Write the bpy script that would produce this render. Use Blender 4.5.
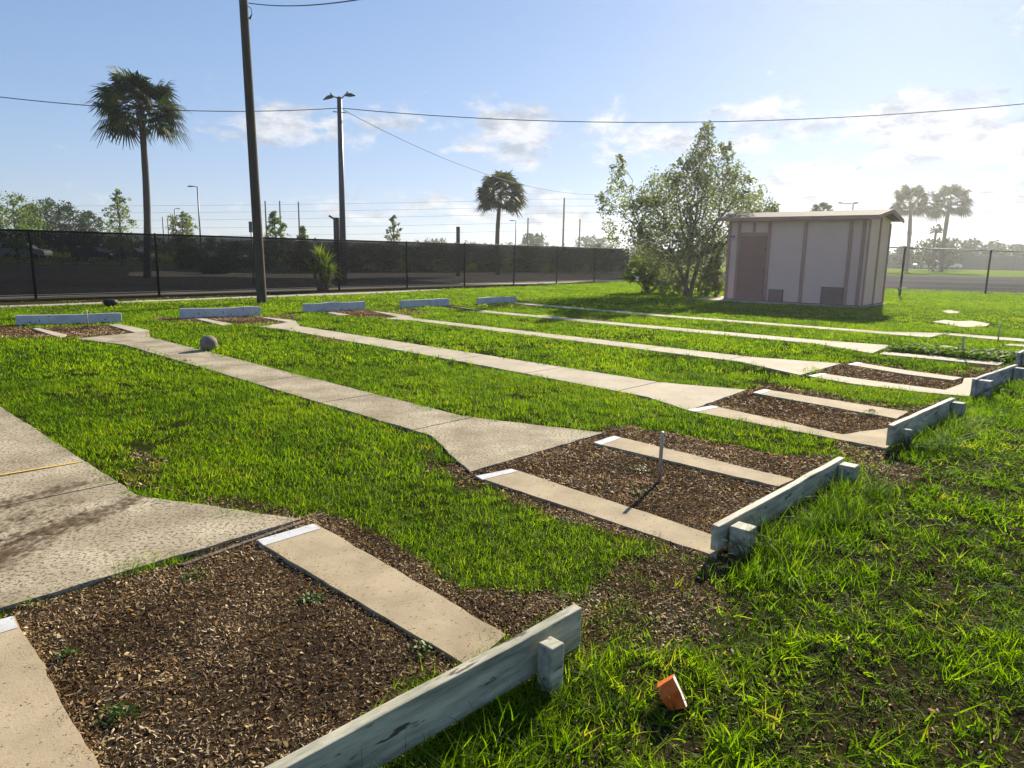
import bpy, bmesh, math, random
import numpy as np
from mathutils import Vector, Matrix

for o in list(bpy.data.objects):
    bpy.data.objects.remove(o)
SC = bpy.context.scene
COL = SC.collection
R = math.radians
rng = np.random.default_rng(7)
random.seed(7)

# ------------------------------------------------------------------ camera
F, PITCH, ROLL, CAMH = 706.0, 0.182, 0.0175, 1.52
cam = bpy.data.cameras.new('camera')
cam.sensor_fit = 'HORIZONTAL'
cam.sensor_width = 36.0
cam.lens = 36.0 * F / 1024.0
cam.clip_start = 0.05
cam.clip_end = 20000.0
cam_ob = bpy.data.objects.new('camera', cam)
COL.objects.link(cam_ob)
cam_ob.matrix_world = (Matrix.Translation((0, 0, CAMH)) @ Matrix.Rotation(math.pi / 2 - PITCH, 4, 'X')
                       @ Matrix.Rotation(ROLL, 4, 'Z'))
SC.camera = cam_ob

# ------------------------------------------------------------------ light
SUN_AZ, SUN_EL = R(27.4), R(24.0)          # azimuth from +Y towards +X
SUN_STRENGTH = 5.0
SKY_STRENGTH = 0.085
HAZE = 0.0005
EXPOSURE = 1.12
SC.view_settings.view_transform = 'Standard'
SC.view_settings.look = 'None'
SC.view_settings.gamma = 1.0
SC.view_settings.use_curve_mapping = False
SC.view_settings.exposure = EXPOSURE
SC.render.engine = 'CYCLES'
SC.cycles.use_denoising = True
SC.cycles.max_bounces = 6
SC.cycles.diffuse_bounces = 3
SC.cycles.glossy_bounces = 2
SC.cycles.transmission_bounces = 3
SC.cycles.transparent_max_bounces = 12
SC.cycles.volume_bounces = 1
SC.cycles.sample_clamp_indirect = 6.0

world = bpy.data.worlds.new('World')
SC.world = world
world.use_nodes = True
WN, WL = world.node_tree.nodes, world.node_tree.links
WN.clear()


def wmath(op, a, b=None, c=None, clamp=False):
    n = WN.new('ShaderNodeMath')
    n.operation = op
    n.use_clamp = clamp
    for i, v in enumerate((a, b, c)):
        if v is None:
            continue
        if isinstance(v, (int, float)):
            n.inputs[i].default_value = v
        else:
            WL.new(v, n.inputs[i])
    return n.outputs[0]


wout = WN.new('ShaderNodeOutputWorld')
wbg = WN.new('ShaderNodeBackground')
sky = WN.new('ShaderNodeTexSky')
sky.sky_type = 'NISHITA'
sky.sun_disc = False
sky.sun_elevation = SUN_EL
sky.sun_rotation = SUN_AZ
sky.altitude = 0.0
sky.air_density = 1.0
sky.dust_density = 0.1
sky.ozone_density = 4.0
wtc = WN.new('ShaderNodeTexCoord')
wsep = WN.new('ShaderNodeSeparateXYZ')
WL.new(wtc.outputs['Generated'], wsep.inputs[0])
w_az = wmath('ARCTAN2', wsep.outputs[0], wsep.outputs[1])
w_el = wmath('ARCSINE', wsep.outputs[2])


def wnoise(sx, sy, detail, rough, off, dist=0.0):
    cb = WN.new('ShaderNodeCombineXYZ')
    WL.new(wmath('MULTIPLY', w_az, sx), cb.inputs[0])
    WL.new(wmath('MULTIPLY', w_el, sy), cb.inputs[1])
    cb.inputs[2].default_value = off
    n = WN.new('ShaderNodeTexNoise')
    n.inputs['Scale'].default_value = 1.0
    n.inputs['Detail'].default_value = detail
    n.inputs['Roughness'].default_value = rough
    n.inputs['Distortion'].default_value = dist
    WL.new(cb.outputs[0], n.inputs['Vector'])
    return n.outputs['Fac']


def wblob(az, el, raz, rel):
    dx = wmath('MULTIPLY', wmath('SUBTRACT', w_az, R(az)), 1 / R(raz))
    dy = wmath('MULTIPLY', wmath('SUBTRACT', w_el, R(el)), 1 / R(rel))
    q = wmath('ADD', wmath('MULTIPLY', dx, dx), wmath('MULTIPLY', dy, dy))
    return wmath('POWER', 2.718, wmath('MULTIPLY', q, -1.0))


CLOUDS = [(31, 8.2, 9, 2.6, 1.0), (22, 6.0, 6, 2.2, .9), (37, 12.5, 5, 1.2, .8), (9, 9.0, 6, 2.2, .8), (-1, 9.4, 5, 2.6, .9),
          (-9, 9.8, 3.5, 1.5, .85), (-17.5, 9.2, 4.5, 1.5, .95), (17, 10.4, 4, 1.4, .7), (-21, 16, 2, .8, .35),
          (-60, 10, 12, 4, .7), (60, 9, 14, 4, .8), (0, 3.2, 30, 2.4, .62), (30, 3.4, 18, 3.0, .95), (27, 9.0, 13, 3.2, .75)]
tot = None
for az, el, ra, re, k in CLOUDS:
    b = wmath('MULTIPLY', wblob(az, el, ra, re), k)
    tot = b if tot is None else wmath('MAXIMUM', tot, b)
n1 = wnoise(14, 26, 7, .58, 1.7, .4)
n2 = wnoise(6, 22, 5, .6, 5.2, .8)
cfac = wmath('ADD', tot, wmath('MULTIPLY', wmath('SUBTRACT', n1, .5), 2.2))
cfac = wmath('ADD', cfac, wmath('MULTIPLY', wmath('SUBTRACT', n2, .5), .8))
mr = WN.new('ShaderNodeMapRange')
mr.interpolation_type = 'SMOOTHSTEP'
mr.inputs['From Min'].default_value = .34
mr.inputs['From Max'].default_value = .85
WL.new(cfac, mr.inputs['Value'])
cl_a = wmath('MULTIPLY', mr.outputs[0], .85)
n3 = wnoise(20, 40, 5, .6, 9.1)
mr2 = WN.new('ShaderNodeMapRange')
mr2.inputs['From Min'].default_value = .42
mr2.inputs['From Max'].default_value = .62
WL.new(n3, mr2.inputs['Value'])
ccol = WN.new('ShaderNodeMixRGB')
ccol.inputs[1].default_value = (5.1, 5.05, 5.1, 1)
ccol.inputs[2].default_value = (2.7, 2.95, 3.35, 1)
WL.new(mr2.outputs[0], ccol.inputs[0])
wmix = WN.new('ShaderNodeMixRGB')
WL.new(cl_a, wmix.inputs[0])


def wvec(op, a, b):
    n = WN.new('ShaderNodeVectorMath')
    n.operation = op
    for i, v in enumerate((a, b)):
        if isinstance(v, tuple):
            n.inputs[i].default_value = v
        else:
            WL.new(v, n.inputs[i])
    return n.outputs[0]


sg = wvec('MULTIPLY', sky.outputs[0], (1.22, 1.20, 1.33))
sg = wvec('DIVIDE', sg, wvec('ADD', wvec('MULTIPLY', sg, (.172, .148, .110)), (1.0, 1.0, 1.0)))
WL.new(sg, wmix.inputs[1])
WL.new(ccol.outputs[0], wmix.inputs[2])
WL.new(wmix.outputs[0], wbg.inputs[0])
wbg.inputs[1].default_value = SKY_STRENGTH
WL.new(wbg.outputs[0], wout.inputs[0])

sun = bpy.data.lights.new('sun', 'SUN')
sun.energy = SUN_STRENGTH
sun.angle = R(0.55)
sun.color = (1.0, .90, .72)
sun_ob = bpy.data.objects.new('sun', sun)
COL.objects.link(sun_ob)
sdir = Vector((math.sin(SUN_AZ) * math.cos(SUN_EL), math.cos(SUN_AZ) * math.cos(SUN_EL), math.sin(SUN_EL)))
sun_ob.rotation_euler = (-sdir).to_track_quat('-Z', 'Y').to_euler()
sun_ob.location = sdir * 60

# ------------------------------------------------------------------ measuring helpers
SP, CP, SR, CR = math.sin(PITCH), math.cos(PITCH), math.sin(ROLL), math.cos(ROLL)


def ray(u, v):
    X, Y = u - 512.0, v - 384.0
    x, y = CR * X + SR * Y, -SR * X + CR * Y
    dx, dz = x / F, -y / F
    return np.array([dx, CP + dz * SP, -SP + dz * CP])


def un(u, v, z=0.0):
    """the ground point (at height z) surveyed at this spot of the photograph"""
    d = ray(u, v)
    t = (z - CAMH) / d[2]
    return np.array([d[0] * t, d[1] * t])


def at(u, v, Y):
    d = ray(u, v)
    t = Y / d[1]
    return Vector((d[0] * t, Y, CAMH + d[2] * t))


TH = 0.823
A = np.array([-math.sin(TH), math.cos(TH)])      # along the lanes, away from us
C = np.array([math.cos(TH), math.sin(TH)])       # across the lanes


def unl(pts, z=0.0):
    out = []
    for p in pts:
        q = un(p[0], p[1], z)
        if len(p) > 2:
            q = q + A * p[2] + C * p[3]
        out.append(q)
    return np.array(out)


def inpoly(P, x, y):
    x = np.asarray(x)
    y = np.asarray(y)
    r = np.zeros(x.shape, bool)
    n = len(P)
    j = n - 1
    for i in range(n):
        xi, yi = P[i]
        xj, yj = P[j]
        if yi != yj:
            c = ((yi > y) != (yj > y)) & (x < (xj - xi) * (y - yi) / (yj - yi) + xi)
            r ^= c
        j = i
    return r


_tab = np.random.default_rng(3).random((256, 256))


def vnoise(x, y, s):
    x = np.asarray(x) * s
    y = np.asarray(y) * s
    xi = np.floor(x).astype(int)
    yi = np.floor(y).astype(int)
    fx, fy = x - xi, y - yi
    fx = fx * fx * (3 - 2 * fx)
    fy = fy * fy * (3 - 2 * fy)
    g = lambda a, b: _tab[a & 255, b & 255]
    return (g(xi, yi) * (1 - fx) + g(xi + 1, yi) * fx) * (1 - fy) + (g(xi, yi + 1) * (1 - fx) + g(xi + 1, yi + 1) * fx) * fy


def fbm(x, y, s, o=3):
    t, a, n = 0, .5, 0
    for k in range(o):
        t = t + a * vnoise(np.asarray(x) + 17.3 * k, np.asarray(y) - 9.1 * k, s * 2 ** k)
        n += a
        a *= .55
    return t / n


# ------------------------------------------------------------------ materials
MATS = {}


def mat(name, c1, c2=None, scale=8.0, rough=.85, bump=0.0, bscale=None, spec=.2, metal=0.0, speck=None, speck_s=60, lo=.35, hi=.65, stretch=None, rotz=0.0):
    m = bpy.data.materials.new(name)
    m.use_nodes = True
    N, L = m.node_tree.nodes, m.node_tree.links
    b = N['Principled BSDF']
    b.inputs['Roughness'].default_value = rough
    b.inputs['Specular IOR Level'].default_value = spec
    b.inputs['Metallic'].default_value = metal
    if spec == 0:
        b.inputs['IOR'].default_value = 1.0
    b.inputs['Base Color'].default_value = (*c1, 1)
    tc = N.new('ShaderNodeTexCoord')
    vec = tc.outputs['Object']
    if rotz:
        m0 = N.new('ShaderNodeMapping')
        m0.inputs['Rotation'].default_value = (0, 0, rotz)
        L.new(vec, m0.inputs[0])
        vec = m0.outputs[0]
    if stretch:
        mp = N.new('ShaderNodeMapping')
        mp.inputs['Scale'].default_value = stretch
        L.new(vec, mp.inputs[0])
        vec = mp.outputs[0]
    if c2 is not None:
        nz = N.new('ShaderNodeTexNoise')
        nz.inputs['Scale'].default_value = scale
        nz.inputs['Detail'].default_value = 6
        nz.inputs['Roughness'].default_value = .62
        L.new(vec, nz.inputs['Vector'])
        rp = N.new('ShaderNodeValToRGB')
        rp.color_ramp.elements[0].position = lo
        rp.color_ramp.elements[1].position = hi
        rp.color_ramp.elements[0].color = (*c1, 1)
        rp.color_ramp.elements[1].color = (*c2, 1)
        L.new(nz.outputs['Fac'], rp.inputs[0])
        col = rp.outputs[0]
        if speck is not None:
            vz = N.new('ShaderNodeTexNoise')
            vz.inputs['Scale'].default_value = speck_s
            vz.inputs['Detail'].default_value = 3
            vz.inputs['Roughness'].default_value = .7
            L.new(vec, vz.inputs['Vector'])
            r2 = N.new('ShaderNodeValToRGB')
            r2.color_ramp.elements[0].position = speck[3]
            r2.color_ramp.elements[1].position = speck[4]
            r2.color_ramp.elements[0].color = (0, 0, 0, 1)
            r2.color_ramp.elements[1].color = (1, 1, 1, 1)
            L.new(vz.outputs['Fac'], r2.inputs[0])
            mx = N.new('ShaderNodeMixRGB')
            L.new(r2.outputs[0], mx.inputs[0])
            L.new(col, mx.inputs[1])
            mx.inputs[2].default_value = (*speck[:3], 1)
            col = mx.outputs[0]
        L.new(col, b.inputs['Base Color'])
    if bump:
        bz = N.new('ShaderNodeTexNoise')
        bz.inputs['Scale'].default_value = bscale or scale * 4
        bz.inputs['Detail'].default_value = 5
        L.new(vec, bz.inputs['Vector'])
        bp = N.new('ShaderNodeBump')
        bp.inputs['Strength'].default_value = bump
        bp.inputs['Distance'].default_value = .004 if name.startswith(('concrete', 'paint', 'board', 'shed')) else .02
        L.new(bz.outputs['Fac'], bp.inputs['Height'])
        L.new(bp.outputs[0], b.inputs['Normal'])
    MATS[name] = m
    return m


def leafmat(name, stops, transl=.45, rough=.5, instanced=False, spec=.25, tmul=(1.35, 1.35, .55)):
    """foliage: colour by a per-leaf or per-tuft value, light shining through"""
    m = bpy.data.materials.new(name)
    m.use_nodes = True
    N, L = m.node_tree.nodes, m.node_tree.links
    N.clear()
    out = N.new('ShaderNodeOutputMaterial')
    at_ = N.new('ShaderNodeAttribute')
    at_.attribute_name = 'tint'
    if instanced:
        at_.attribute_type = 'INSTANCER'
    rp = N.new('ShaderNodeValToRGB')
    els = rp.color_ramp.elements
    while len(els) < len(stops):
        els.new(.5)
    for e, (p, c) in zip(els, stops):
        e.position = p
        e.color = (*c, 1)
    L.new(at_.outputs['Fac'], rp.inputs[0])
    col = rp.outputs[0]
    if instanced:
        a2 = N.new('ShaderNodeAttribute')
        a2.attribute_name = 'bt'
        ad = N.new('ShaderNodeMath')
        ad.operation = 'ADD'
        L.new(at_.outputs['Fac'], ad.inputs[0])
        L.new(a2.outputs['Fac'], ad.inputs[1])
        L.new(ad.outputs[0], rp.inputs[0])
    p = N.new('ShaderNodeBsdfPrincipled')
    p.inputs['Roughness'].default_value = rough
    p.inputs['Specular IOR Level'].default_value = spec
    L.new(col, p.inputs['Base Color'])
    t = N.new('ShaderNodeBsdfTranslucent')
    mu = N.new('ShaderNodeMixRGB')
    mu.blend_type = 'MULTIPLY'
    mu.inputs[0].default_value = 1
    mu.inputs[2].default_value = (*tmul, 1)
    L.new(col, mu.inputs[1])
    L.new(mu.outputs[0], t.inputs[0])
    mx = N.new('ShaderNodeMixShader')
    mx.inputs[0].default_value = transl
    L.new(p.outputs[0], mx.inputs[1])
    L.new(t.outputs[0], mx.inputs[2])
    L.new(mx.outputs[0], out.inputs[0])
    MATS[name] = m
    return m


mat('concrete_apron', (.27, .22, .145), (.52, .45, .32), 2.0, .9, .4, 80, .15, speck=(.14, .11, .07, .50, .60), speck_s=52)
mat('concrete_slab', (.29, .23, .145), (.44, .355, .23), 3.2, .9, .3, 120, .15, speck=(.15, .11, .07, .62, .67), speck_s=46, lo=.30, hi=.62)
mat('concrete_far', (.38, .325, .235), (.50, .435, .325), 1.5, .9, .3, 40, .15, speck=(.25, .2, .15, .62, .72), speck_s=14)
mat('paint_white', (.62, .63, .65), (.50, .49, .47), 10, .75, .1, 60, .2, speck=(.34, .29, .22, .64, .68), speck_s=40)
mat('paint_yellow', (.80, .48, .05), (.62, .40, .12), 30, .8)
mat('board_paint', (.57, .54, .41), (.20, .20, .145), 6, .75, .5, 50, .2, speck=(.10, .08, .055, .615, .66), speck_s=9, stretch=(.5, 3.2, 3.2), rotz=-TH, lo=.36, hi=.66)
mat('board_grey', (.46, .46, .42), (.10, .10, .095), 5, .8, .5, 40, .15, speck=(.05, .045, .04, .58, .66), speck_s=6, stretch=(.6, 2.5, 2.5), rotz=-TH, lo=.40, hi=.66)
mat('board_paint_far', (.62, .62, .62), (.46, .47, .48), 5, .7, .3, 30, .2, speck=(.13, .115, .10, .62, .68), speck_s=12)
mat('steel_stake', (.45, .44, .43), (.33, .31, .29), 20, .45, spec=.5, metal=.6)
mat('fence_black', (.010, .011, .012), (.015, .015, .017), 5, .75, spec=.05)
mat('chain_wire', (.05, .052, .058), (.07, .072, .078), 5, .6, spec=.2)
mat('fence_grey', (.16, .17, .17), (.22, .22, .22), 5, .5, metal=.4)
mat('pole_wood', (.055, .042, .032), (.10, .078, .06), 3, .9, .5, 12, stretch=(6, 6, .5))
mat('trunk_palm', (.075, .058, .046), (.13, .105, .085), 9, .9, .8, 14, stretch=(1, 1, 6))
mat('bark', (.09, .07, .055), (.15, .12, .10), 8, .9, .6, 20)
mat('shed_wall', (.76, .50, .42), (.80, .54, .46), 1.2, .85, .1, 60)
mat('shed_trim', (.40, .215, .17), (.44, .25, .20), 3, .8)
mat('shed_door', (.32, .155, .12), (.36, .185, .145), 3, .7)
mat('shed_roof', (.06, .05, .049), (.09, .076, .074), 9, .9, .5, 25)
mat('vent_grey', (.115, .10, .10), (.15, .13, .13), 5, .7)
mat('brass', (.5, .4, .2), None, rough=.3, metal=1)
mat('lamp_glass', (.75, .70, .62), None, rough=.6)
mat('asphalt', (.06, .058, .055), (.10, .095, .09), .25, .9, .2, 3, spec=0)
mat('dirt_lot', (.07, .068, .068), (.13, .125, .12), .12, .95, .3, 2, spec=0, stretch=(.4, 1.3, 1))
mat('pale_sand', (.36, .32, .27), (.50, .45, .39), .3, .95, spec=0)
mat('wire_black', (.02, .02, .022), None, rough=.6)
mat('lamp_metal', (.10, .105, .11), None, rough=.5, metal=.5)
mat('stone_ball', (.30, .255, .20), (.16, .135, .105), 6, .9, .7, 18)
mat('black_rubber', (.012, .012, .013), (.03, .03, .03), 8, .6)
mat('old_wood', (.10, .075, .05), (.20, .155, .11), 12, .9, .7, 40)
mat('car_white', (.7, .7, .7), None, rough=.25, spec=.6)
mat('car_grey', (.18, .19, .21), None, rough=.25, spec=.6)
mat('car_blue', (.06, .09, .16), None, rough=.25, spec=.6)
mat('car_glass', (.015, .018, .02), None, rough=.08, spec=.7)
mat('tyre', (.015, .015, .015), None, rough=.9)
mat('sign_grey', (.12, .125, .13), None, rough=.6)
mat('box_orange', (.85, .20, .04), (.60, .09, .02), 25, .5)
mat('box_inside', (.85, .90, .95), (.25, .40, .70), 30, .5, lo=.52, hi=.58)
mat('box_pale', (.75, .62, .45), None, rough=.6)
mat('screen_green', (.035, .055, .05), (.05, .07, .065), .2, .9)

# see-through woven windscreen on the fence
m = bpy.data.materials.new('windscreen')
m.use_nodes = True
N, L = m.node_tree.nodes, m.node_tree.links
N.clear()
_o = N.new('ShaderNodeOutputMaterial')
_d = N.new('ShaderNodeBsdfDiffuse')
_d.inputs[0].default_value = (.008, .009, .011, 1)
_t = N.new('ShaderNodeBsdfTransparent')
_m = N.new('ShaderNodeMixShader')
_m.inputs[0].default_value = .90
L.new(_t.outputs[0], _m.inputs[1])
L.new(_d.outputs[0], _m.inputs[2])
L.new(_m.outputs[0], _o.inputs[0])
MATS['windscreen'] = m

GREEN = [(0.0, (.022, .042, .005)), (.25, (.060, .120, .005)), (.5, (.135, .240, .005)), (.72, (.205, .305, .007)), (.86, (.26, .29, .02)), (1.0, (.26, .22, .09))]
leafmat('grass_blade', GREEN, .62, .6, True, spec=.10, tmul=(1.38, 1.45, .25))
leafmat('chip', [(0, (.03, .017, .008)), (.3, (.16, .092, .034)), (.55, (.36, .245, .105)), (.8, (.58, .43, .22)), (1, (.74, .62, .43))], .30, .75, True, tmul=(1, .8, .6))
leafmat('leaf_tree', [(0, (.08, .108, .065)), (.5, (.15, .185, .10)), (1, (.22, .25, .12))], .55, .5)
leafmat('leaf_bright', [(0, (.04, .08, .014)), (.5, (.10, .16, .022)), (1, (.18, .22, .03))], .55, .5)
leafmat('leaf_dark', [(0, (.018, .032, .014)), (.5, (.036, .060, .022)), (1, (.07, .095, .032))], .4, .6)
leafmat('leaf_palm', [(0, (.016, .030, .014)), (.5, (.036, .060, .022)), (.85, (.09, .12, .032)), (1, (.12, .11, .05))], .25, .5)
leafmat('leaf_weed', [(0, (.035, .08, .012)), (1, (.12, .20, .03))], .45, .5)


# ------------------------------------------------------------------ mesh helpers
class MB:
    def __init__(s):
        s.v, s.f, s.t = [], [], []

    def add(s, verts, faces, tint=None):
        b = len(s.v)
        s.v.extend([tuple(p) for p in verts])
        s.f.extend([tuple(b + i for i in f) for f in faces])
        if tint is not None:
            s.t.extend([tint] * len(verts))

    def box(s, c, h, ax=None, taper=1.0):
        c = Vector(c)
        X, Y, Z = ax if ax else (Vector((1, 0, 0)), Vector((0, 1, 0)), Vector((0, 0, 1)))
        vs = []
        for z in (-1, 1):
            k = taper if z > 0 else 1
            for x, y in ((-1, -1), (1, -1), (1, 1), (-1, 1)):
                vs.append(c + X * (x * h[0] * k) + Y * (y * h[1] * k) + Z * (z * h[2]))
        s.add(vs, [(3, 2, 1, 0), (4, 5, 6, 7), (0, 1, 5, 4), (1, 2, 6, 5), (2, 3, 7, 6), (3, 0, 4, 7)])

    def tube(s, pts, rad, n=8, cap=True):
        pts = [Vector(p) for p in pts]
        if not isinstance(rad, (list, tuple)):
            rad = [rad] * len(pts)
        rings = []
        ref = None
        for i, p in enumerate(pts):
            d = (pts[min(i + 1, len(pts) - 1)] - pts[max(i - 1, 0)]).normalized()
            if ref is None:
                ref = Vector((1, 0, 0)) if abs(d.x) < .9 else Vector((0, 1, 0))
            a = d.cross(ref).normalized()
            b = d.cross(a).normalized()
            rings.append([p + (a * math.cos(2 * math.pi * k / n) + b * math.sin(2 * math.pi * k / n)) * rad[i] for k in range(n)])
        vs = [q for r_ in rings for q in r_]
        fs = []
        for i in range(len(pts) - 1):
            for k in range(n):
                fs.append((i * n + k, i * n + (k + 1) % n, (i + 1) * n + (k + 1) % n, (i + 1) * n + k))
        if cap:
            fs.append(tuple(range(n))[::-1])
            fs.append(tuple((len(pts) - 1) * n + k for k in range(n)))
        s.add(vs, fs)

    def mesh(s, name, m, smooth=False):
        me = bpy.data.meshes.new(name)
        me.from_pydata(s.v, [], s.f)
        if s.t:
            a = me.attributes.new('tint', 'FLOAT', 'POINT')
            a.data.foreach_set('value', np.array(s.t, np.float32))
        me.materials.append(MATS[m] if isinstance(m, str) else m)
        if smooth:
            me.polygons.foreach_set('use_smooth', [True] * len(me.polygons))
        me.update()
        return me

    def build(s, name, m, parent=None, smooth=False, bevel=0.0):
        ob = bpy.data.objects.new(name, s.mesh(name, m, smooth))
        COL.objects.link(ob)
        if parent is not None:
            ob.parent = parent
        if bevel:
            bv = ob.modifiers.new('bevel', 'BEVEL')
            bv.width = bevel
            bv.segments = 2
            bv.limit_method = 'ANGLE'
        return ob


def npmesh(name, V, Fc, m, tint=None, smooth=False):
    """fast mesh from arrays; Fc is (n, k) with one k"""
    me = bpy.data.meshes.new(name)
    V = np.asarray(V, np.float32)
    Fc = np.asarray(Fc, np.int32)
    k = Fc.shape[1]
    me.vertices.add(len(V))
    me.vertices.foreach_set('co', V.ravel())
    me.loops.add(Fc.size)
    me.loops.foreach_set('vertex_index', Fc.ravel())
    me.polygons.add(len(Fc))
    me.polygons.foreach_set('loop_start', np.arange(0, Fc.size, k, dtype=np.int32))
    me.polygons.foreach_set('loop_total', np.full(len(Fc), k, np.int32))
    if tint is not None:
        a = me.attributes.new('tint', 'FLOAT', 'POINT')
        a.data.foreach_set('value', np.asarray(tint, np.float32))
    me.materials.append(MATS[m] if isinstance(m, str) else m)
    me.update(calc_edges=True)
    if smooth:
        me.polygons.foreach_set('use_smooth', [True] * len(me.polygons))
    me.validate()
    return me


def link(name, me, parent=None):
    ob = bpy.data.objects.new(name, me)
    COL.objects.link(ob)
    if parent is not None:
        ob.parent = parent
    return ob


def tag(o, label=None, cat=None, group=None, kind=None):
    if label:
        o['label'] = label
    if cat:
        o['category'] = cat
    if group:
        o['group'] = group
    if kind:
        o['kind'] = kind
    return o


def empty(name, loc, label, cat, group=None, rz=0):
    o = bpy.data.objects.new(name, None)
    COL.objects.link(o)
    o.location = loc
    o.rotation_euler = (0, 0, rz)
    o.empty_display_size = .2
    return tag(o, label, cat, group)


def V3(p, z=0.0):
    return Vector((float(p[0]), float(p[1]), z))


# ------------------------------------------------------------------ ground plan (surveyed)
WALK = {
    1: [(0, 408, 9, 0), (0, 408), (138, 498), (300, 522), (0, 612), (0, 612, 0, -.30), (105, 487, .35, -.95), (105, 487, .9, -.62), (0, 408, 0, -.62), (0, 408, 9, -.62)],
    2: [(120, 326.6), (149, 331.5), (150, 338), (463, 418), (603, 434.6), (470, 474), (430, 437), (124, 345.5), (74, 339.5), (133, 334)],
    3: [(258, 317.2), (295, 321), (300, 327), (660, 383.6), (746, 391.2), (688, 412), (648, 398.5), (466, 363.5), (283, 330), (258, 327.5), (288, 323)],
    4: [(370, 311), (409, 316.2), (414, 318.8), (749, 357.8), (841, 364.6), (800, 376.2), (740, 362.8), (411, 321), (384, 319.5), (398, 317.6)],
    5: [(450, 306.5), (494, 312), (640, 325.3), (830, 341.8), (891, 346.2), (872, 354.3), (815, 344.4), (640, 328), (500, 314.5), (478, 312.6), (486, 311.8)],
    6: [(509, 302.8), (530, 304), (674, 316.2), (884, 332.4), (948, 334), (929, 338.2), (884, 334.6), (674, 318), (526, 305.2)],
}
PLAT = {  # name -> outline, painted end strip
    '1a': ([(15, 620), (101, 775), (101, 775, 0, -.44), (15, 620, 0, -.44)], [(15, 620), (21, 632), (21, 632, 0, -.44), (15, 620, 0, -.44)]),
    '1b': ([(256, 544), (316, 526.5), (506, 639), (470, 672)], [(256, 544), (314, 527), (322, 532), (263, 550)]),
    '2a': ([(475, 479), (512, 471.5), (722, 541), (716, 560)], [(475, 479), (512, 471.5), (519, 474), (482, 483)]),
    '2b': ([(593, 445), (614, 438), (794, 482), (778, 489)], [(593, 445), (614, 438), (622, 440), (601, 447.5)]),
    '3a': ([(686, 412), (712, 407.5), (842, 436.5), (888, 430), (888, 451)], [(686, 412), (712, 407.5), (720, 409), (695, 414)]),
    '3b': ([(752.5, 394.3), (764, 390.8), (908, 413.5), (896, 420.5)], [(752.5, 394.3), (764, 390.8), (772, 392), (760, 395.6)]),
    '4a': ([(808, 377.4), (821, 374.6), (879, 383), (945, 391.5), (962, 385), (964, 379.5), (974, 379), (969, 398), (920, 393.5), (851, 385)], [(808, 377.4), (821, 374.6), (828, 375.6), (814, 378.4)]),
    '4b': ([(847, 365.6), (857, 363.6), (906, 371.6), (962, 379), (953, 381.6), (906, 375.6)], [(847, 365.6), (857, 363.6), (863, 364.6), (853, 366.6)]),
    '5a': ([(879, 355.6), (884, 353.4), (930, 357), (966, 360.2), (1004, 364.2), (998, 367), (966, 364), (925, 360)], [(879, 355.6), (884, 353.4), (890, 354), (884, 356.2)]),
    '5b': ([(938, 347.6), (944, 346.6), (974, 351.6), (1022, 357), (1016, 359), (974, 354.2)], None),
    '6a': ([(945, 336), (951, 334.6), (985, 337), (1040, 341.5), (1037, 344), (985, 339.8)], None),
    '6b': ([(1003, 346.4), (1010, 345.2), (1050, 348), (1046, 350)], None),
    'f2a': ([(33, 330), (38, 329.3), (67, 336.2), (60, 339)], None),
    'f2b': ([(108, 326), (120, 325.6), (149, 331.5), (135, 333.8)], None),
    'f3a': ([(196, 320), (203, 319.6), (232, 325), (222, 326.5)], None),
    'f4a': ([(326, 313.6), (333, 313), (350, 315.8), (341, 316.6)], None),
}
BED = [
    [(15, 604), (67, 592), (187, 557), (277, 527), (300, 520), (318, 510), (350, 517), (373, 530), (423, 560), (473, 587), (509, 601), (578, 602), (275, 775), (90, 820), (-60, 690), (-40, 640)],
    [(437, 462), (477, 470), (517, 454), (600, 432), (628, 424), (700, 440), (760, 452), (805, 458), (842, 455), (720, 556), (700, 553), (633, 543), (573, 527), (523, 502), (475, 480)],
    [(690, 408), (744, 389), (772, 386), (823, 397), (906, 411), (952, 399), (890, 452), (851, 443), (795, 432), (740, 419)],
    [(806, 374), (841, 364), (860, 361.6), (906, 369.5), (966, 378), (1004, 368), (972, 398), (900, 388), (850, 382)],
    [(-20, 324), (37, 328), (122, 325), (140, 333), (120, 336), (74, 338.5), (33, 338.5), (-20, 338)],
    [(152, 316), (182, 319), (260, 316.5), (296, 321), (280, 323.5), (229, 325.5), (195, 322.5), (160, 321)],
    [(316, 311.5), (368, 310), (409, 316.5), (384, 318.8), (350, 316.6)],
    [(428, 306.2), (450, 305.2), (495, 312), (470, 311.5)],
]
THIN = [   # worn turf with litter showing (outline, how much grass is left)
    ([(590, 545), (700, 550), (755, 560), (750, 600), (700, 640), (640, 655), (600, 640), (575, 600)], .16),
    ([(842, 440), (890, 450), (905, 470), (920, 492), (880, 497), (852, 470)], .18),
    ([(744, 381), (800, 388), (900, 405), (936, 411), (905, 413), (823, 399), (765, 391)], .22),
    ([(930, 384), (990, 377), (1010, 366), (1000, 360), (960, 370)], .3),
    ([(100, 452), (145, 462), (170, 500), (120, 490)], .5),
    ([(140, 492), (240, 500), (330, 520), (300, 525), (200, 512)], .4),
    ([(262, 317), (296, 313), (300, 320), (280, 320)], .3),
    ([(380, 312), (402, 308), (440, 311), (420, 316)], .35),
    ([(480, 306), (530, 303), (545, 306), (500, 309)], .4),
    ([(425, 440), (440, 462), (477, 482), (500, 500), (470, 490), (430, 465)], .35),
    ([(500, 600), (620, 590), (640, 640), (560, 660)], .35),
    ([(560, 318), (600, 317), (610, 321), (570, 322)], .6),
    ([(300, 334), (345, 338), (350, 343), (320, 341)], .5),
]
PIT5 = unl([(886, 352), (938, 346), (1020, 356), (1004, 364), (960, 360)])
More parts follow.
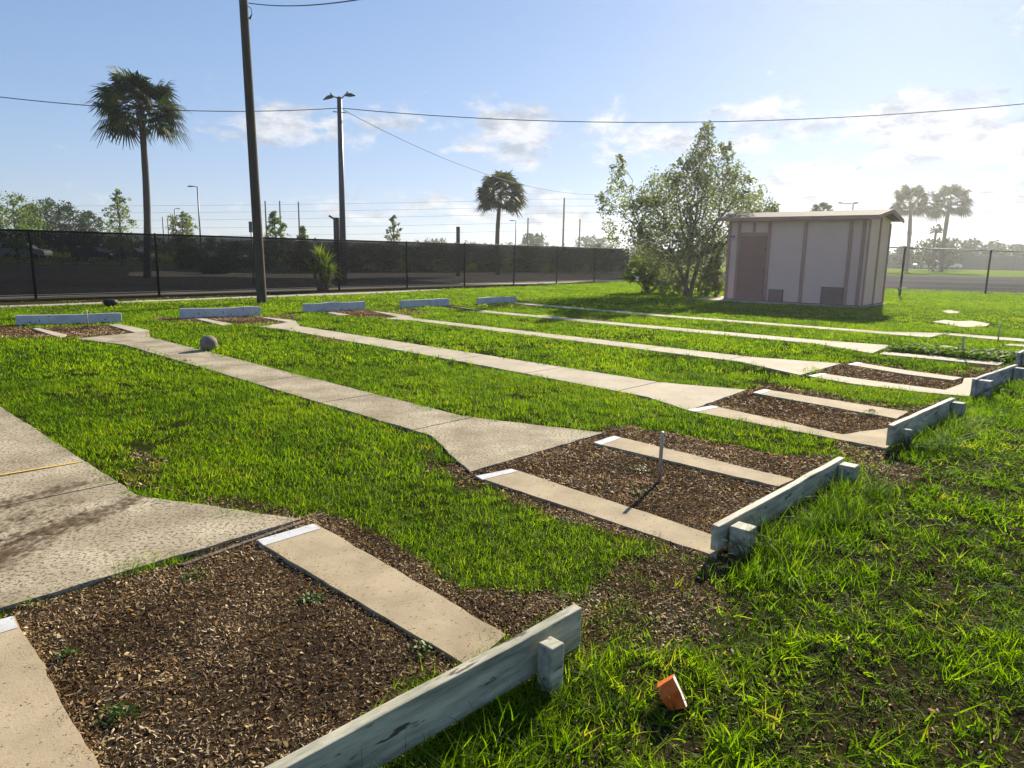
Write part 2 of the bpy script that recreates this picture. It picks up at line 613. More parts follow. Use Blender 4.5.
WALKW = {k: unl(p) for k, p in WALK.items()}
PLATW = {k: unl(p[0]) for k, p in PLAT.items()}
BEDW = [unl(p) for p in BED]
THINW = [(unl(p), k) for p, k in THIN]
PATCH = [unl(p) for p in ([(932, 322.5), (944, 320.6), (958, 322), (972, 321.5), (990, 324.5), (986, 327), (968, 328), (955, 327), (948, 325)],
                          [(942, 311.6), (950, 310.8), (960, 312.6), (956, 314), (946, 313.6)],
                          [(528, 316.6), (545, 316), (566, 318.4), (560, 319.4), (540, 318.6)])]
SHED_L, SHED_R, SHED_B = un(723.7, 301.5), un(860.5, 307.5), un(889, 305.2)
_ph = R(-40)
sx = np.array([math.cos(_ph), math.sin(_ph)])
_k = un(723.7, 301.5)
_k = _k[0] / _k[1]
_w = (SHED_R[0] - _k * SHED_R[1]) / (sx[0] - _k * sx[1])
SHED_L = SHED_R - sx * _w
sy = np.array([-sx[1], sx[0]])
SHED_W = float(np.linalg.norm(SHED_R - SHED_L))
SHED_D = 2.8
PAD = np.array([SHED_L - sx * .9 - sy * .75, SHED_L + sx * .6 - sy * 1.0, SHED_L + sx * 2.6 - sy * .62, SHED_R + sx * .1 - sy * .25, SHED_R + sx * .15 + sy * SHED_D, SHED_L - sx * .9 + sy * SHED_D])
FDIR = np.array([math.sin(.733), math.cos(.733)])
FN = np.array([FDIR[1], -FDIR[0]])               # towards us / right
F0 = un(36, 299)
STRIP = np.array([F0 + FDIR * t - A * 0 + FN * w for t, w in ((-8, 2.9), (0, 3.0), (4, 2.75), (8, 2.9), (11, 2.7), (14, 2.1), (14, 1.6), (11, 1.9), (8, 1.9), (4, 2.2), (0, 2.45), (-8, 2.4))])


def masks(x, y, creep=False):
    """(hard surface, mulch bed, grass left 0..1) at ground points"""
    x = np.asarray(x, float)
    y = np.asarray(y, float)
    hard = np.zeros(x.shape, bool)
    hx, hy = x, y
    if creep:
        hx = x + (fbm(x + 11, y, 4.5) - .5) * .30
        hy = y + (fbm(x, y + 23, 4.5) - .5) * .30
    for P in list(WALKW.values()) + list(PLATW.values()) + PATCH + [PAD, STRIP]:
        lo, hi = P.min(0), P.max(0)
        s = (hx > lo[0]) & (hx < hi[0]) & (hy > lo[1]) & (hy < hi[1])
        if s.any():
            hard[s] |= inpoly(P, hx[s], hy[s])
    r = np.hypot(x, y)
    amp = np.clip(.10 + 0 * r, 0, .1)
    jx = x + (fbm(x, y, 3.5) - .5) * 2.2 * amp
    jy = y + (fbm(x + 50, y, 3.5) - .5) * 2.2 * amp
    bed = np.zeros(x.shape, bool)
    for P in BEDW:
        bed |= inpoly(P, jx, jy)
    g = np.ones(x.shape)
    jx = x + (fbm(x, y, 1.8) - .5) * .5
    jy = y + (fbm(x + 50, y, 1.8) - .5) * .5
    for P, k in THINW:
        g[inpoly(P, jx, jy)] = k
    g[bed] = 0
    g[hard] = 0
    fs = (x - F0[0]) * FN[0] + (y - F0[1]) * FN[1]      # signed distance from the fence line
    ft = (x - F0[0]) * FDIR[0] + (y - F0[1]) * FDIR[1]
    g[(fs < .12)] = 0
    g[(fs < 2.0 + .9 * (fbm(x, y, .8) - .5) + np.clip((ft - 12) * -.03, -.9, .3)) & (ft < 22)] *= .04  # bare dark soil along the fence, standing in for its wider cast shadow
    return hard, bed, g, fs, ft


BB1A, BB1B = un(575, 604, .2), un(272, 768, .2)
BB = [  # top edge (left end, right end), height, label bits
    (un(272, 768, .2) - C * .35, un(578, 606, .2), .20),
    (un(716, 526, .17), un(842, 457, .17), .17),
    (un(891, 425, .21), un(953, 398, .21), .21),
    (un(974, 379, .23), un(1017, 364.5, .23), .23),
    (un(1019, 353, .24), un(1019, 353, .24) + C * 1.85, .24),
]

# ------------------------------------------------------------------ ground sheet
gx = np.concatenate([[-420, -200, -100, -60, -40, -28, -20, -16, -13, -11], np.arange(-9.5, 8.01, .09), [9, 10, 11, 12.5, 14, 16, 18, 21, 25, 30, 40, 60, 100, 200, 420]])
gy = np.concatenate([[-300, -100, -30, -5, 0], np.arange(1.2, 9.0, .06), np.arange(9.0, 22, .16), np.arange(22, 42, .6), [45, 50, 60, 80, 110, 160, 250, 420]])
GX, GY = np.meshgrid(gx, gy)
hard, bed, gg, fs, ft = masks(GX, GY)
rr = np.hypot(GX, GY)
near = np.clip((22 - rr) / 10, 0, 1)
GZ = ((fbm(GX, GY, 1.1) - .5) * .022 + (fbm(GX, GY, 5.0) - .5) * .014) * near + .003
GZ = GZ + .004 * bed
GZ[hard] = np.minimum(GZ[hard], -.012)
nx, ny = len(gx), len(gy)
ii = np.arange(nx * ny).reshape(ny, nx)
FQ = np.stack([ii[:-1, :-1].ravel(), ii[:-1, 1:].ravel(), ii[1:, 1:].ravel(), ii[1:, :-1].ravel()], 1)
m = bpy.data.materials.new('ground')
m.use_nodes = True
N, L = m.node_tree.nodes, m.node_tree.links
b = N['Principled BSDF']
b.inputs['Roughness'].default_value = .95
b.inputs['Specular IOR Level'].default_value = 0
tc = N.new('ShaderNodeTexCoord')


def gramp(scale, stops, detail=6):
    nz = N.new('ShaderNodeTexNoise')
    nz.inputs['Scale'].default_value = scale
    nz.inputs['Detail'].default_value = detail
    nz.inputs['Roughness'].default_value = .65
    L.new(tc.outputs['Object'], nz.inputs['Vector'])
    rp = N.new('ShaderNodeValToRGB')
    els = rp.color_ramp.elements
    while len(els) < len(stops):
        els.new(.5)
    for e, (p, c) in zip(els, stops):
        e.position = p
        e.color = (*c, 1)
    L.new(nz.outputs['Fac'], rp.inputs[0])
    return rp.outputs[0], nz


g_soil, nzs = gramp(38, [(.3, (.017, .012, .008)), (.5, (.042, .029, .019)), (.68, (.085, .060, .040))])
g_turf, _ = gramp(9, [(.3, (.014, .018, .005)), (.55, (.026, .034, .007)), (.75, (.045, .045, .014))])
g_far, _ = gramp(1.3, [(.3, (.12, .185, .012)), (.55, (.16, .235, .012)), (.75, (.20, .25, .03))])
sa = N.new('ShaderNodeAttribute')
sa.attribute_name = 'tint'
fa = N.new('ShaderNodeAttribute')
fa.attribute_name = 'farness'
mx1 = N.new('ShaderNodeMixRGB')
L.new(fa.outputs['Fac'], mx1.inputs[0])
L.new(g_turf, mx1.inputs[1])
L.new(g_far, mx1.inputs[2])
mx2 = N.new('ShaderNodeMixRGB')
L.new(sa.outputs['Fac'], mx2.inputs[0])
L.new(mx1.outputs[0], mx2.inputs[1])
L.new(g_soil, mx2.inputs[2])
L.new(mx2.outputs[0], b.inputs['Base Color'])
bp = N.new('ShaderNodeBump')
bp.inputs['Strength'].default_value = .7
bp.inputs['Distance'].default_value = .03
L.new(nzs.outputs['Fac'], bp.inputs['Height'])
L.new(bp.outputs[0], b.inputs['Normal'])
MATS['ground'] = m
soil_and_shade = np.clip(1 - gg * 1.3, 0, 1)
_a0 = unl([(575, 640)])[0]
_sc = (GX - _a0[0]) * C[0] + (GY - _a0[1]) * C[1]
_sa = (GX - _a0[0]) * A[0] + (GY - _a0[1]) * A[1]
soil_and_shade = np.maximum(soil_and_shade, .6 * np.clip((-.05 - _sa) / .3, 0, 1) * (rr < 14))
soil_and_shade = np.where(fs < .12, np.where(fs > -1.2, .9, 0), soil_and_shade)
gme = npmesh('ground', np.stack([GX, GY, GZ], -1).reshape(-1, 3), FQ, 'ground', soil_and_shade.ravel())
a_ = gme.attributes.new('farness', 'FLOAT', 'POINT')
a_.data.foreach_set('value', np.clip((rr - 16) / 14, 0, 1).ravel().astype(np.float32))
tag(link('ground', gme), kind='structure')


def sheet(name, P, z, m, kind='structure'):
    bm = bmesh.new()
    vs = [bm.verts.new((p[0], p[1], z)) for p in P]
    f = bm.faces.new(vs)
    f.normal_update()
    if f.normal.z < 0:
        f.normal_flip()
    bmesh.ops.triangulate(bm, faces=bm.faces[:])
    me = bpy.data.meshes.new(name)
    bm.to_mesh(me)
    bm.free()
    me.materials.append(MATS[m])
    return tag(link(name, me), kind=kind)


def slab(name, P, z0, z1, m, joints=(), parent=None, rag=0.0):
    bm = bmesh.new()
    P = np.array(P)
    if rag:
        Q = []
        for i in range(len(P)):
            p, q = P[i], P[(i + 1) % len(P)]
            n = max(1, int(np.linalg.norm(q - p) / .07))
            for k in range(n):
                t = p + (q - p) * k / n
                j = (fbm(t[0], t[1], 9) - .5) * 2 * rag if k else 0
                d = (q - p) / (np.linalg.norm(q - p) + 1e-9)
                Q.append(t + np.array([-d[1], d[0]]) * j)
        P = np.array(Q)
    vs = [bm.verts.new((p[0], p[1], z1)) for p in P]
    f = bm.faces.new(vs)
    f.normal_update()
    if f.normal.z < 0:
        f.normal_flip()
    bmesh.ops.triangulate(bm, faces=bm.faces[:])
    for jp, jd in joints:
        for s in (-.009, .009):
            bmesh.ops.bisect_plane(bm, geom=bm.verts[:] + bm.edges[:] + bm.faces[:], plane_co=(jp[0] + jd[0] * s, jp[1] + jd[1] * s, 0), plane_no=(jd[0], jd[1], 0))
        kill = [f for f in bm.faces if abs((f.calc_center_median().x - jp[0]) * jd[0] + (f.calc_center_median().y - jp[1]) * jd[1]) < .0085]
        bmesh.ops.delete(bm, geom=kill, context='FACES')
    top = bm.faces[:]
    r_ = bmesh.ops.extrude_face_region(bm, geom=top)
    for v in [g for g in r_['geom'] if isinstance(g, bmesh.types.BMVert)]:
        v.co.z = z0
    bmesh.ops.recalc_face_normals(bm, faces=bm.faces[:])
    me = bpy.data.meshes.new(name)
    bm.to_mesh(me)
    bm.free()
    me.materials.append(MATS[m])
    ob = link(name, me, parent)
    return ob


for k, P in WALKW.items():
    js = []
    if k == 1:
        js = [(un(79, 465), -A), (un(110, 487), -A)]
    if k == 2:
        js = [(un(445, 425), -A)] + [(un(445, 425) + A * d_, -A) for d_ in (1.5, 3.0, 4.5, 6.0, 7.4)] + [(un(150, 340), -A)]
    if k in (3, 4):
        b0 = un(655, 384) if k == 3 else un(740, 358)
        js = [(b0 + A * d_, -A) for d_ in (0, 1.5, 3.0, 4.5, 6.0, 7.5)]
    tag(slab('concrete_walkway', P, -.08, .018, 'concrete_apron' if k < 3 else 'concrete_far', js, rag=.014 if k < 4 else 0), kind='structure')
for k, P in PLATW.items():
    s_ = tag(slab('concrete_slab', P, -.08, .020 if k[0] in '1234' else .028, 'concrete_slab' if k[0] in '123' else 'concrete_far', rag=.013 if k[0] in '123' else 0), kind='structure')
    st = PLAT[k][1]
    if st:
        q = unl(st)
        c_ = q.mean(0)
        q = c_ + (q - c_) * .96
        slab('painted_stripe', q, .016, .0225, 'paint_white', parent=s_, rag=.004)
for P in PATCH:
    tag(slab('concrete_patch', P, -.05, .022, 'concrete_far'), kind='structure')
tag(slab('concrete_pad', PAD, -.05, .03, 'concrete_far'), kind='structure')
tag(slab('gravel_path', STRIP, -.05, .012, 'pale_sand'), kind='structure')
ya, yb = un(0, 478), un(79, 464.8)
yd = (yb - ya) / np.linalg.norm(yb - ya)
yn = np.array([-yd[1], yd[0]])
sheet('painted_line', [ya - yd * .5 - yn * .013, yb - yn * .013, yb + yn * .013, ya - yd * .5 + yn * .013], .0222, 'paint_yellow')

# dirt and clippings washed over the first walkway
m = mat('dirt_streak', (.085, .055, .032), (.15, .10, .06), 30, .95, spec=0)
N, L = m.node_tree.nodes, m.node_tree.links
bs = N['Principled BSDF']
aa = N.new('ShaderNodeAttribute')
aa.attribute_name = 'tint'
nz = N.new('ShaderNodeTexNoise')
nz.inputs['Scale'].default_value = 26
nz.inputs['Detail'].default_value = 5
tco = N.new('ShaderNodeTexCoord')
L.new(tco.outputs['Object'], nz.inputs['Vector'])
ad = N.new('ShaderNodeMath')
ad.operation = 'MULTIPLY_ADD'
L.new(nz.outputs['Fac'], ad.inputs[0])
ad.inputs[1].default_value = 3.0
ad.inputs[2].default_value = -1.6
ad2 = N.new('ShaderNodeMath')
ad2.operation = 'ADD'
L.new(ad.outputs[0], ad2.inputs[0])
L.new(aa.outputs['Fac'], ad2.inputs[1])
mrr = N.new('ShaderNodeMapRange')
mrr.inputs['From Min'].default_value = .35
mrr.inputs['From Max'].default_value = 1.3
mrr.inputs['To Max'].default_value = .88
L.new(ad2.outputs[0], mrr.inputs['Value'])
L.new(mrr.outputs[0], bs.inputs['Alpha'])


def streak(pts, wid, peak):
    P = [un(*p) for p in pts]
    V_, Fq, T_ = [], [], []
    n = 7
    for i, p in enumerate(P):
        d = P[min(i + 1, len(P) - 1)] - P[max(i - 1, 0)]
        d = d / np.linalg.norm(d)
        q = np.array([-d[1], d[0]])
        for k in range(n):
            s = k / (n - 1) * 2 - 1
            V_.append((*(p + q * s * wid[i]), .0225))
            T_.append(peak[i] * (1 - s * s))
    for i in range(len(P) - 1):
        for k in range(n - 1):
            a = i * n + k
            Fq.append((a, a + 1, a + n + 1, a + n))
    tag(link('dirt_streak', npmesh('dirt_streak', V_, Fq, 'dirt_streak', T_)), kind='stuff')


streak([(-30, 578), (0, 560), (40, 538), (90, 520), (128, 505), (140, 498)], [.20, .20, .19, .17, .13, .08], [1.1, 1.1, 1.05, 1.0, .95, .8])
streak([(-30, 520), (0, 510), (40, 497), (80, 487), (100, 483)], [.14, .14, .13, .11, .06], [1.0, 1.0, .9, .8, .6])
streak([(-30, 548), (0, 536), (40, 516), (85, 502)], [.30, .30, .26, .14], [.62, .62, .58, .45])

# beyond the fences: open lot, roads, sand
def fl(t, w):
    return F0 + FDIR * t - FN * w


sheet('dirt_lot', [fl(-40, .35), fl(32, .35), un(893, 291), un(1200, 297), np.array([75, 55]), np.array([80, 84]), np.array([10, 70]), np.array([-80, 58]), np.array([-80, 10])], .004, 'dirt_lot')
for q in ([(130, 272), (160, 271), (205, 272.6), (280, 274), (400, 273), (640, 271.6), (640, 276), (560, 284), (470, 284.5), (400, 279.5), (280, 278), (205, 276.6), (160, 277), (128, 276)],):
    sheet('sand_strip', [un(*p) for p in q], .008, 'pale_sand')
sheet('road', [np.array([-160, 66]), np.array([-20, 70]), np.array([-20, 100]), np.array([-160, 96])], .004, 'asphalt')
tag(slab('kerb', [np.array([-160, 65]), np.array([-20, 69]), np.array([-20, 69.3]), np.array([-160, 65.3])], -.05, .14, 'concrete_far'), kind='structure')

# ------------------------------------------------------------------ scattering
def make_tuft(name, blades, radius, h, w, segs=3, seed=0, lean=.6, m='grass_blade'):
    r_ = np.random.default_rng(seed)
    V_, Fq, T_ = [], [], []
    for i in range(blades):
        a = r_.random() * 6.283
        rad = radius * math.sqrt(r_.random())
        bx, by = rad * math.cos(a), rad * math.sin(a)
        yaw = r_.random() * 6.283
        ln = lean * (.25 + r_.random())
        hh = h * (.45 + .75 * r_.random())
        ww = w * (.7 + .6 * r_.random())
        dx, dy = math.cos(yaw), math.sin(yaw)
        tw = yaw + 1.57 + (r_.random() - .5) * 1.2
        px, py = math.cos(tw), math.sin(tw)
        base = len(V_)
        tn = (r_.random() - .5) * .34
        for k in range(segs + 1):
            t = k / segs
            out = ln * hh * t ** 1.8
            z = hh * (t - .28 * ln * t * t)
            wd = ww * .5 * (1 - t ** 1.6 * .93)
            for s in (-1, 1):
                V_.append((bx + dx * out + px * wd * s, by + dy * out + py * wd * s, z - .004))
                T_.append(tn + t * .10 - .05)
        for k in range(segs):
            q = base + 2 * k
            Fq.append((q, q + 1, q + 3, q + 2))
    me = npmesh(name, V_, Fq, m)
    at_ = me.attributes.new('bt', 'FLOAT', 'POINT')
    at_.data.foreach_set('value', np.array(T_, np.float32))
    return me


def make_chip(name, seed, m='chip'):
    r_ = np.random.default_rng(seed)
    n = 4
    wid = .12 + .26 * r_.random()
    V_, Fq = [], []
    cv = (r_.random() - .3) * .5
    for i in range(n):
        t = i / (n - 1) * 2 - 1
        e = wid * (1 - .55 * abs(t) ** 2) * (.8 + .4 * r_.random())
        for s in (-1, 1):
            V_.append((t * .5, s * e * .5, cv * .4 * (1 - t * t) + r_.normal() * .03))
    for i in range(n - 1):
        Fq.append((2 * i, 2 * i + 1, 2 * i + 3, 2 * i + 2))
    return npmesh(name, V_, Fq, m)


def proto_set(name, meshes):
    c = bpy.data.collections.new(name)          # source shapes, never linked to the scene
    for i, me in enumerate(meshes):
        o = bpy.data.objects.new('%s_%02d' % (me.name, i), me)
        c.objects.link(o)
    return c


def scatter(name, coll, P, rot, scl, tint, idx, label_kind='stuff'):
    n = len(P)
    me = bpy.data.meshes.new(name)
    me.vertices.add(n)
    me.vertices.foreach_set('co', np.asarray(P, np.float32).ravel())
    for nm, ty, val in (('rot', 'FLOAT_VECTOR', rot), ('scl', 'FLOAT_VECTOR', scl), ('tint', 'FLOAT', tint), ('pick', 'INT', idx)):
        a = me.attributes.new(nm, ty, 'POINT')
        if ty == 'FLOAT_VECTOR':
            a.data.foreach_set('vector', np.asarray(val, np.float32).ravel())
        elif ty == 'INT':
            a.data.foreach_set('value', np.asarray(val, np.int32))
        else:
            a.data.foreach_set('value', np.asarray(val, np.float32))
    ob = link(name, me)
    ng = bpy.data.node_groups.new(name, 'GeometryNodeTree')
    ng.interface.new_socket('Geometry', in_out='INPUT', socket_type='NodeSocketGeometry')
    ng.interface.new_socket('Geometry', in_out='OUTPUT', socket_type='NodeSocketGeometry')
    gi, go = ng.nodes.new('NodeGroupInput'), ng.nodes.new('NodeGroupOutput')
    ip = ng.nodes.new('GeometryNodeInstanceOnPoints')
    ci = ng.nodes.new('GeometryNodeCollectionInfo')
    ci.inputs['Collection'].default_value = coll
    ci.inputs['Separate Children'].default_value = True
    ci.inputs['Reset Children'].default_value = True
    ip.inputs['Pick Instance'].default_value = True

    def na(nm, ty):
        q = ng.nodes.new('GeometryNodeInputNamedAttribute')
        q.data_type = ty
        q.inputs['Name'].default_value = nm
        return q.outputs['Attribute']

    ng.links.new(gi.outputs[0], ip.inputs['Points'])
    ng.links.new(ci.outputs[0], ip.inputs['Instance'])
    ng.links.new(na('pick', 'INT'), ip.inputs['Instance Index'])
    e2r = ng.nodes.new('FunctionNodeEulerToRotation')
    ng.links.new(na('rot', 'FLOAT_VECTOR'), e2r.inputs[0])
    ng.links.new(e2r.outputs[0], ip.inputs['Rotation'])
    ng.links.new(na('scl', 'FLOAT_VECTOR'), ip.inputs['Scale'])
    ng.links.new(ip.outputs[0], go.inputs[0])
    md = ob.modifiers.new('scatter', 'NODES')
    md.node_group = ng
    tag(ob, kind=label_kind)
    return ob


def sector(r0, r1, sp, half=R(47)):
    n = int(2 * r1 / sp)
    x, y = np.meshgrid(np.arange(-n, n) * sp, np.arange(0, n) * sp)
    x = x.ravel() + (rng.random(x.size) - .5) * sp
    y = y.ravel() + (rng.random(y.size) - .5) * sp
    r = np.hypot(x, y)
    s = (r >= r0) & (r < r1) & (np.abs(np.arctan2(x, y)) < half) & (y > .9)
    return x[s], y[s]


def ground_z(x, y):
    r = np.hypot(x, y)
    near = np.clip((22 - r) / 10, 0, 1)
    return ((fbm(x, y, 1.1) - .5) * .022 + (fbm(x, y, 5.0) - .5) * .014) * near - .012


def segdist(x, y, a, b):
    d = b - a
    t = np.clip(((x - a[0]) * d[0] + (y - a[1]) * d[1]) / (d @ d), 0, 1)
    return np.hypot(x - a[0] - t * d[0], y - a[1] - t * d[1]), t, ((x - a[0]) * d[1] - (y - a[1]) * d[0]) / np.linalg.norm(d)


def grass_layer(name, r0, r1, sp, meshes, hmul, dens_all=1.0):
    coll = proto_set(name + '_tufts', meshes)
    x, y = sector(r0, r1, sp, R(64) if r1 < 12 else R(50))
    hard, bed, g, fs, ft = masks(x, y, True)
    # rough meadow right of the near backboards
    a0 = unl([(575, 640)])[0]
    sc = (x - a0[0]) * C[0] + (y - a0[1]) * C[1]
    sa = (x - a0[0]) * A[0] + (y - a0[1]) * A[1]
    rough = np.clip((-.05 - sa) / .3, 0, 1) * np.clip((sc + 4.5) / .5, 0, 1)
    patch = fbm(x, y, 2.6, 4)
    keep = g * (1 - rough * np.clip((.47 - patch) * 4.0, 0, .38))
    keep = np.where(keep > 0, keep * np.clip(.55 + (fbm(x + 9, y, 1.3) - .3) * 2.5, .35, 1), 0)
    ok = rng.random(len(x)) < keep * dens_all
    x, y, rough, patch, g = x[ok], y[ok], rough[ok], patch[ok], g[ok]
    # slab edges: shorter, trodden
    h = (.75 + .6 * rng.random(len(x))) * hmul
    h *= 1 + rough * ((fbm(x + 3, y + 8, 3.2) - .62) * 1.6 - .18)
    h *= np.where(g < .9, .75, 1)
    tall = np.zeros(len(x))
    for pa, pb, hh in BB:
        d, t, sd = segdist(x, y, pa, pb)
        k = np.clip(1 - np.abs(sd - .22) / .30, 0, 1) * (d < .55) * (sd > .05)
        tall = np.maximum(tall, k * (.5 + .8 * fbm(x, y, 4)))
    h *= 1 + tall * 1.5
    n = len(x)
    tint = .47 + (fbm(x + 31, y, .9) - .5) * .55 + (fbm(x, y + 77, 6) - .5) * .30 + rng.normal(0, .13, n) - rough * .07 + tall * .0
    dry = rng.random(n)
    tint = np.clip(tint, 0, .74)
    tint = np.where(dry > np.where(g < .9, .80, np.where(rough > .5, .978, .978)), .80 + .22 * rng.random(n), tint)
    rot = np.stack([rng.normal(0, .16, n), rng.normal(0, .16, n), rng.random(n) * 6.283], 1)
    wsc = (.85 + .4 * rng.random(n)) * (1 + rough * .35)
    rot[:, :2] *= (1 + 1.6 * rough)[:, None]
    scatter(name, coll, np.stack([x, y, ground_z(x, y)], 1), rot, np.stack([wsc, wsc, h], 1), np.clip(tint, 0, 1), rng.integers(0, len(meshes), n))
    return n


cnt = []
cnt.append(grass_layer('grass', 0, 4.6, .040, [make_tuft('tuft', 25, .045, .056, .0040, 4, 10 + i, 1.15) for i in range(6)], 1.0))
cnt.append(grass_layer('grass', 4.6, 9.5, .056, [make_tuft('tuft', 25, .065, .058, .0055, 3, 20 + i, 1.0) for i in range(6)], 1.0))
cnt.append(grass_layer('grass', 9.5, 20, .095, [make_tuft('tuft', 26, .11, .052, .010, 2, 30 + i, .8) for i in range(5)], 1.0))
cnt.append(grass_layer('grass', 20, 44, .21, [make_tuft('tuft', 34, .22, .042, .018, 2, 40 + i, .8) for i in range(4)], 1.0))

# tall seeding clumps behind the boards
tall_me = [make_tuft('tall_tuft', 16, .05, .20, .0065, 5, 60 + i, 1.15) for i in range(5)]
P_, S_ = [], []
for i, (pa, pb, hh) in enumerate(BB[:4]):
    L_ = np.linalg.norm(pb - pa)
    d = (pb - pa) / L_
    nrm = np.array([d[1], -d[0]])
    for k in range((150, 130, 90, 60)[i]):
        t = rng.random() * L_
        p = pa + d * t + nrm * (.10 + abs(rng.normal(0, .13)))
        den = vnoise(p[0], p[1], 3.0)
        if rng.random() < den * 1.2:
            P_.append((*p, -.01))
            s = (.5 + .7 * rng.random()) * (.75 if i == 0 else 1.05)
            S_.append((s, s, s))
n = len(P_)
scatter('tall_grass', proto_set('tall_tufts', tall_me), P_, np.stack([rng.normal(0, .15, n), rng.normal(0, .15, n), rng.random(n) * 6.28], 1), S_,
        np.clip(.30 + rng.normal(0, .13, n), 0, .75), rng.integers(0, 5, n))

# mulch and leaf litter
chips = proto_set('chips', [make_chip('chip', 80 + i) for i in range(8)])


def chip_layer(name, r0, r1, sp, size, want):
    x, y = sector(r0, r1, sp)
    hard, bed, g, fs, ft = masks(x, y)
    thin = (~bed) & (~hard) & (g < .9) & (fs > 3)
    a0 = unl([(575, 640)])[0]
    sa = (x - a0[0]) * A[0] + (y - a0[1]) * A[1]
    rough = (sa < 0) & (~bed) & (~hard) & (~thin)
    edge = np.zeros(len(x), bool)
    spill = hard & (rng.random(len(x)) < np.where(masks(x + (fbm(x, y, 7) - .5) * .24, y + (fbm(x + 40, y, 7) - .5) * .24)[0], .009, .35))
    pr_ = np.where(hard, 0.0, np.where(bed, 1.0, np.where(thin, .55, np.where(rough, .14, 0))))
    ok = (rng.random(len(x)) < pr_) | spill
    x, y, bed, hard = x[ok], y[ok], bed[ok], hard[ok]
    n = len(x)
    s = size * np.minimum(np.exp(rng.normal(0, .5, n)), 2.4) * (.8 + .5 * fbm(x + 5, y, 3))
    s = np.where(hard, s * .5, s)
    z = np.where(hard, .024, ground_z(x, y) + np.where(bed, .011, .007) + rng.random(n) * .014)
    tilt = np.where(hard, .05, .55)
    rot = np.stack([rng.normal(0, 1, n) * tilt, rng.normal(0, 1, n) * tilt, rng.random(n) * 6.283], 1)
    tint = np.clip(.50 + rng.normal(0, .24, n) + (fbm(x, y, 2.6) - .5) * .9 + np.where(bed, 0, .14), 0, 1)
    scatter(name, chips, np.stack([x, y, z], 1), rot, np.stack([s, s, s], 1), tint, rng.integers(0, 8, n))
    return n


cnt.append(chip_layer('wood_chips', 0, 4.4, .0068, .0112, 1))
cnt.append(chip_layer('wood_chips', 4.4, 7.5, .012, .017, 1))
cnt.append(chip_layer('wood_chips', 7.5, 19, .026, .028, 1))
print('scatter', cnt)

# ------------------------------------------------------------------ backboards
BB_LABEL = ['nearest weathered white backboard, cut by the bottom edge, with one stubby block behind it',
            'weathered white backboard with two square posts behind it and tall grass along its back',
            'white backboard with dark rotten left end beyond the pit with a green weed',
            'white backboard with a thick grey block at its near end, second from the right edge',
            'grey end of a backboard cut off by the right edge of the photo']
for i, (pa, pb, hh) in enumerate(BB):
    d = (pb - pa) / np.linalg.norm(pb - pa)
    nrm = np.array([d[1], -d[0]])          # behind the board, our side
    L_ = float(np.linalg.norm(pb - pa))
    X, Y, Z = V3(d), V3(nrm), Vector((0, 0, 1))
    root = empty('backboard', V3(pa), BB_LABEL[i], 'backboard', 'white backboards at the near pits')
    mb = MB()
    th_ = .021
    n = 14
    vs = []
    for k in range(n + 1):                  # a plank with a slightly wavy worn edge
        t = L_ * k / n
        jz = (vnoise(t + i * 5, 1.3, 4) - .5) * .010
        bow = (vnoise(t * .6 + i * 9, 7.7, 1.2) - .5) * .02
        for (oy, oz) in ((-th_, .035), (th_, .035), (th_, hh + jz), (-th_, hh + jz + .002)):
            vs.append(X * t + Y * (oy + bow) + Z * oz)
    fc = []
    for k in range(n):
        for q in range(4):
            fc.append((k * 4 + q, k * 4 + (q + 1) % 4, (k + 1) * 4 + (q + 1) % 4, (k + 1) * 4 + q))
    fc += [(3, 2, 1, 0), tuple(n * 4 + q for q in range(4))]
    mb.add(vs, fc)
    mb.build('plank', 'board_paint' if i < 3 else 'board_grey', root, bevel=.005)
    posts = {0: [(L_ - .25, 'q')], 1: [(.14, 's'), (L_ - .10, 's')], 2: [(.16, 'r'), (L_ - .12, 's')], 3: [(.12, 'b'), (L_ - .2, 's')], 4: [(.2, 's'), (1.6, 's')]}[i]
    for t, kind in posts:
        mb = MB()
        c = X * t + Y * (th_ + .062)
        if kind == 'o':
            mb.tube([c + Z * -.1, c + Z * (hh - .045), c + Z * (hh - .035)], [.046, .044, .036], 7)
        elif kind == 'r':
            mb.tube([c + Z * -.1, c + Z * (hh - .055), c + Z * (hh - .045)], [.036, .036, .028], 14)
        else:
            w = .062 if kind == 'b' else (.034 if kind == 'q' else .052)
            mb.box(c + Z * (hh * .5 - .05), (w, w, hh * .5 + .035), (X, Y, Z))
        mb.build('post', 'board_paint' if i < 2 else 'board_grey', root, bevel=.006)
FB_LABEL = ['long white timber bumper at the far left with a thin stake in front',
            'white timber bumper at the foot of the leaning utility pole',
            'white timber bumper in front of the spiky yucca, right of the utility pole',
            'short white timber bumper second from the right in the far row',
            'smallest white timber bumper at the right end of the far row']
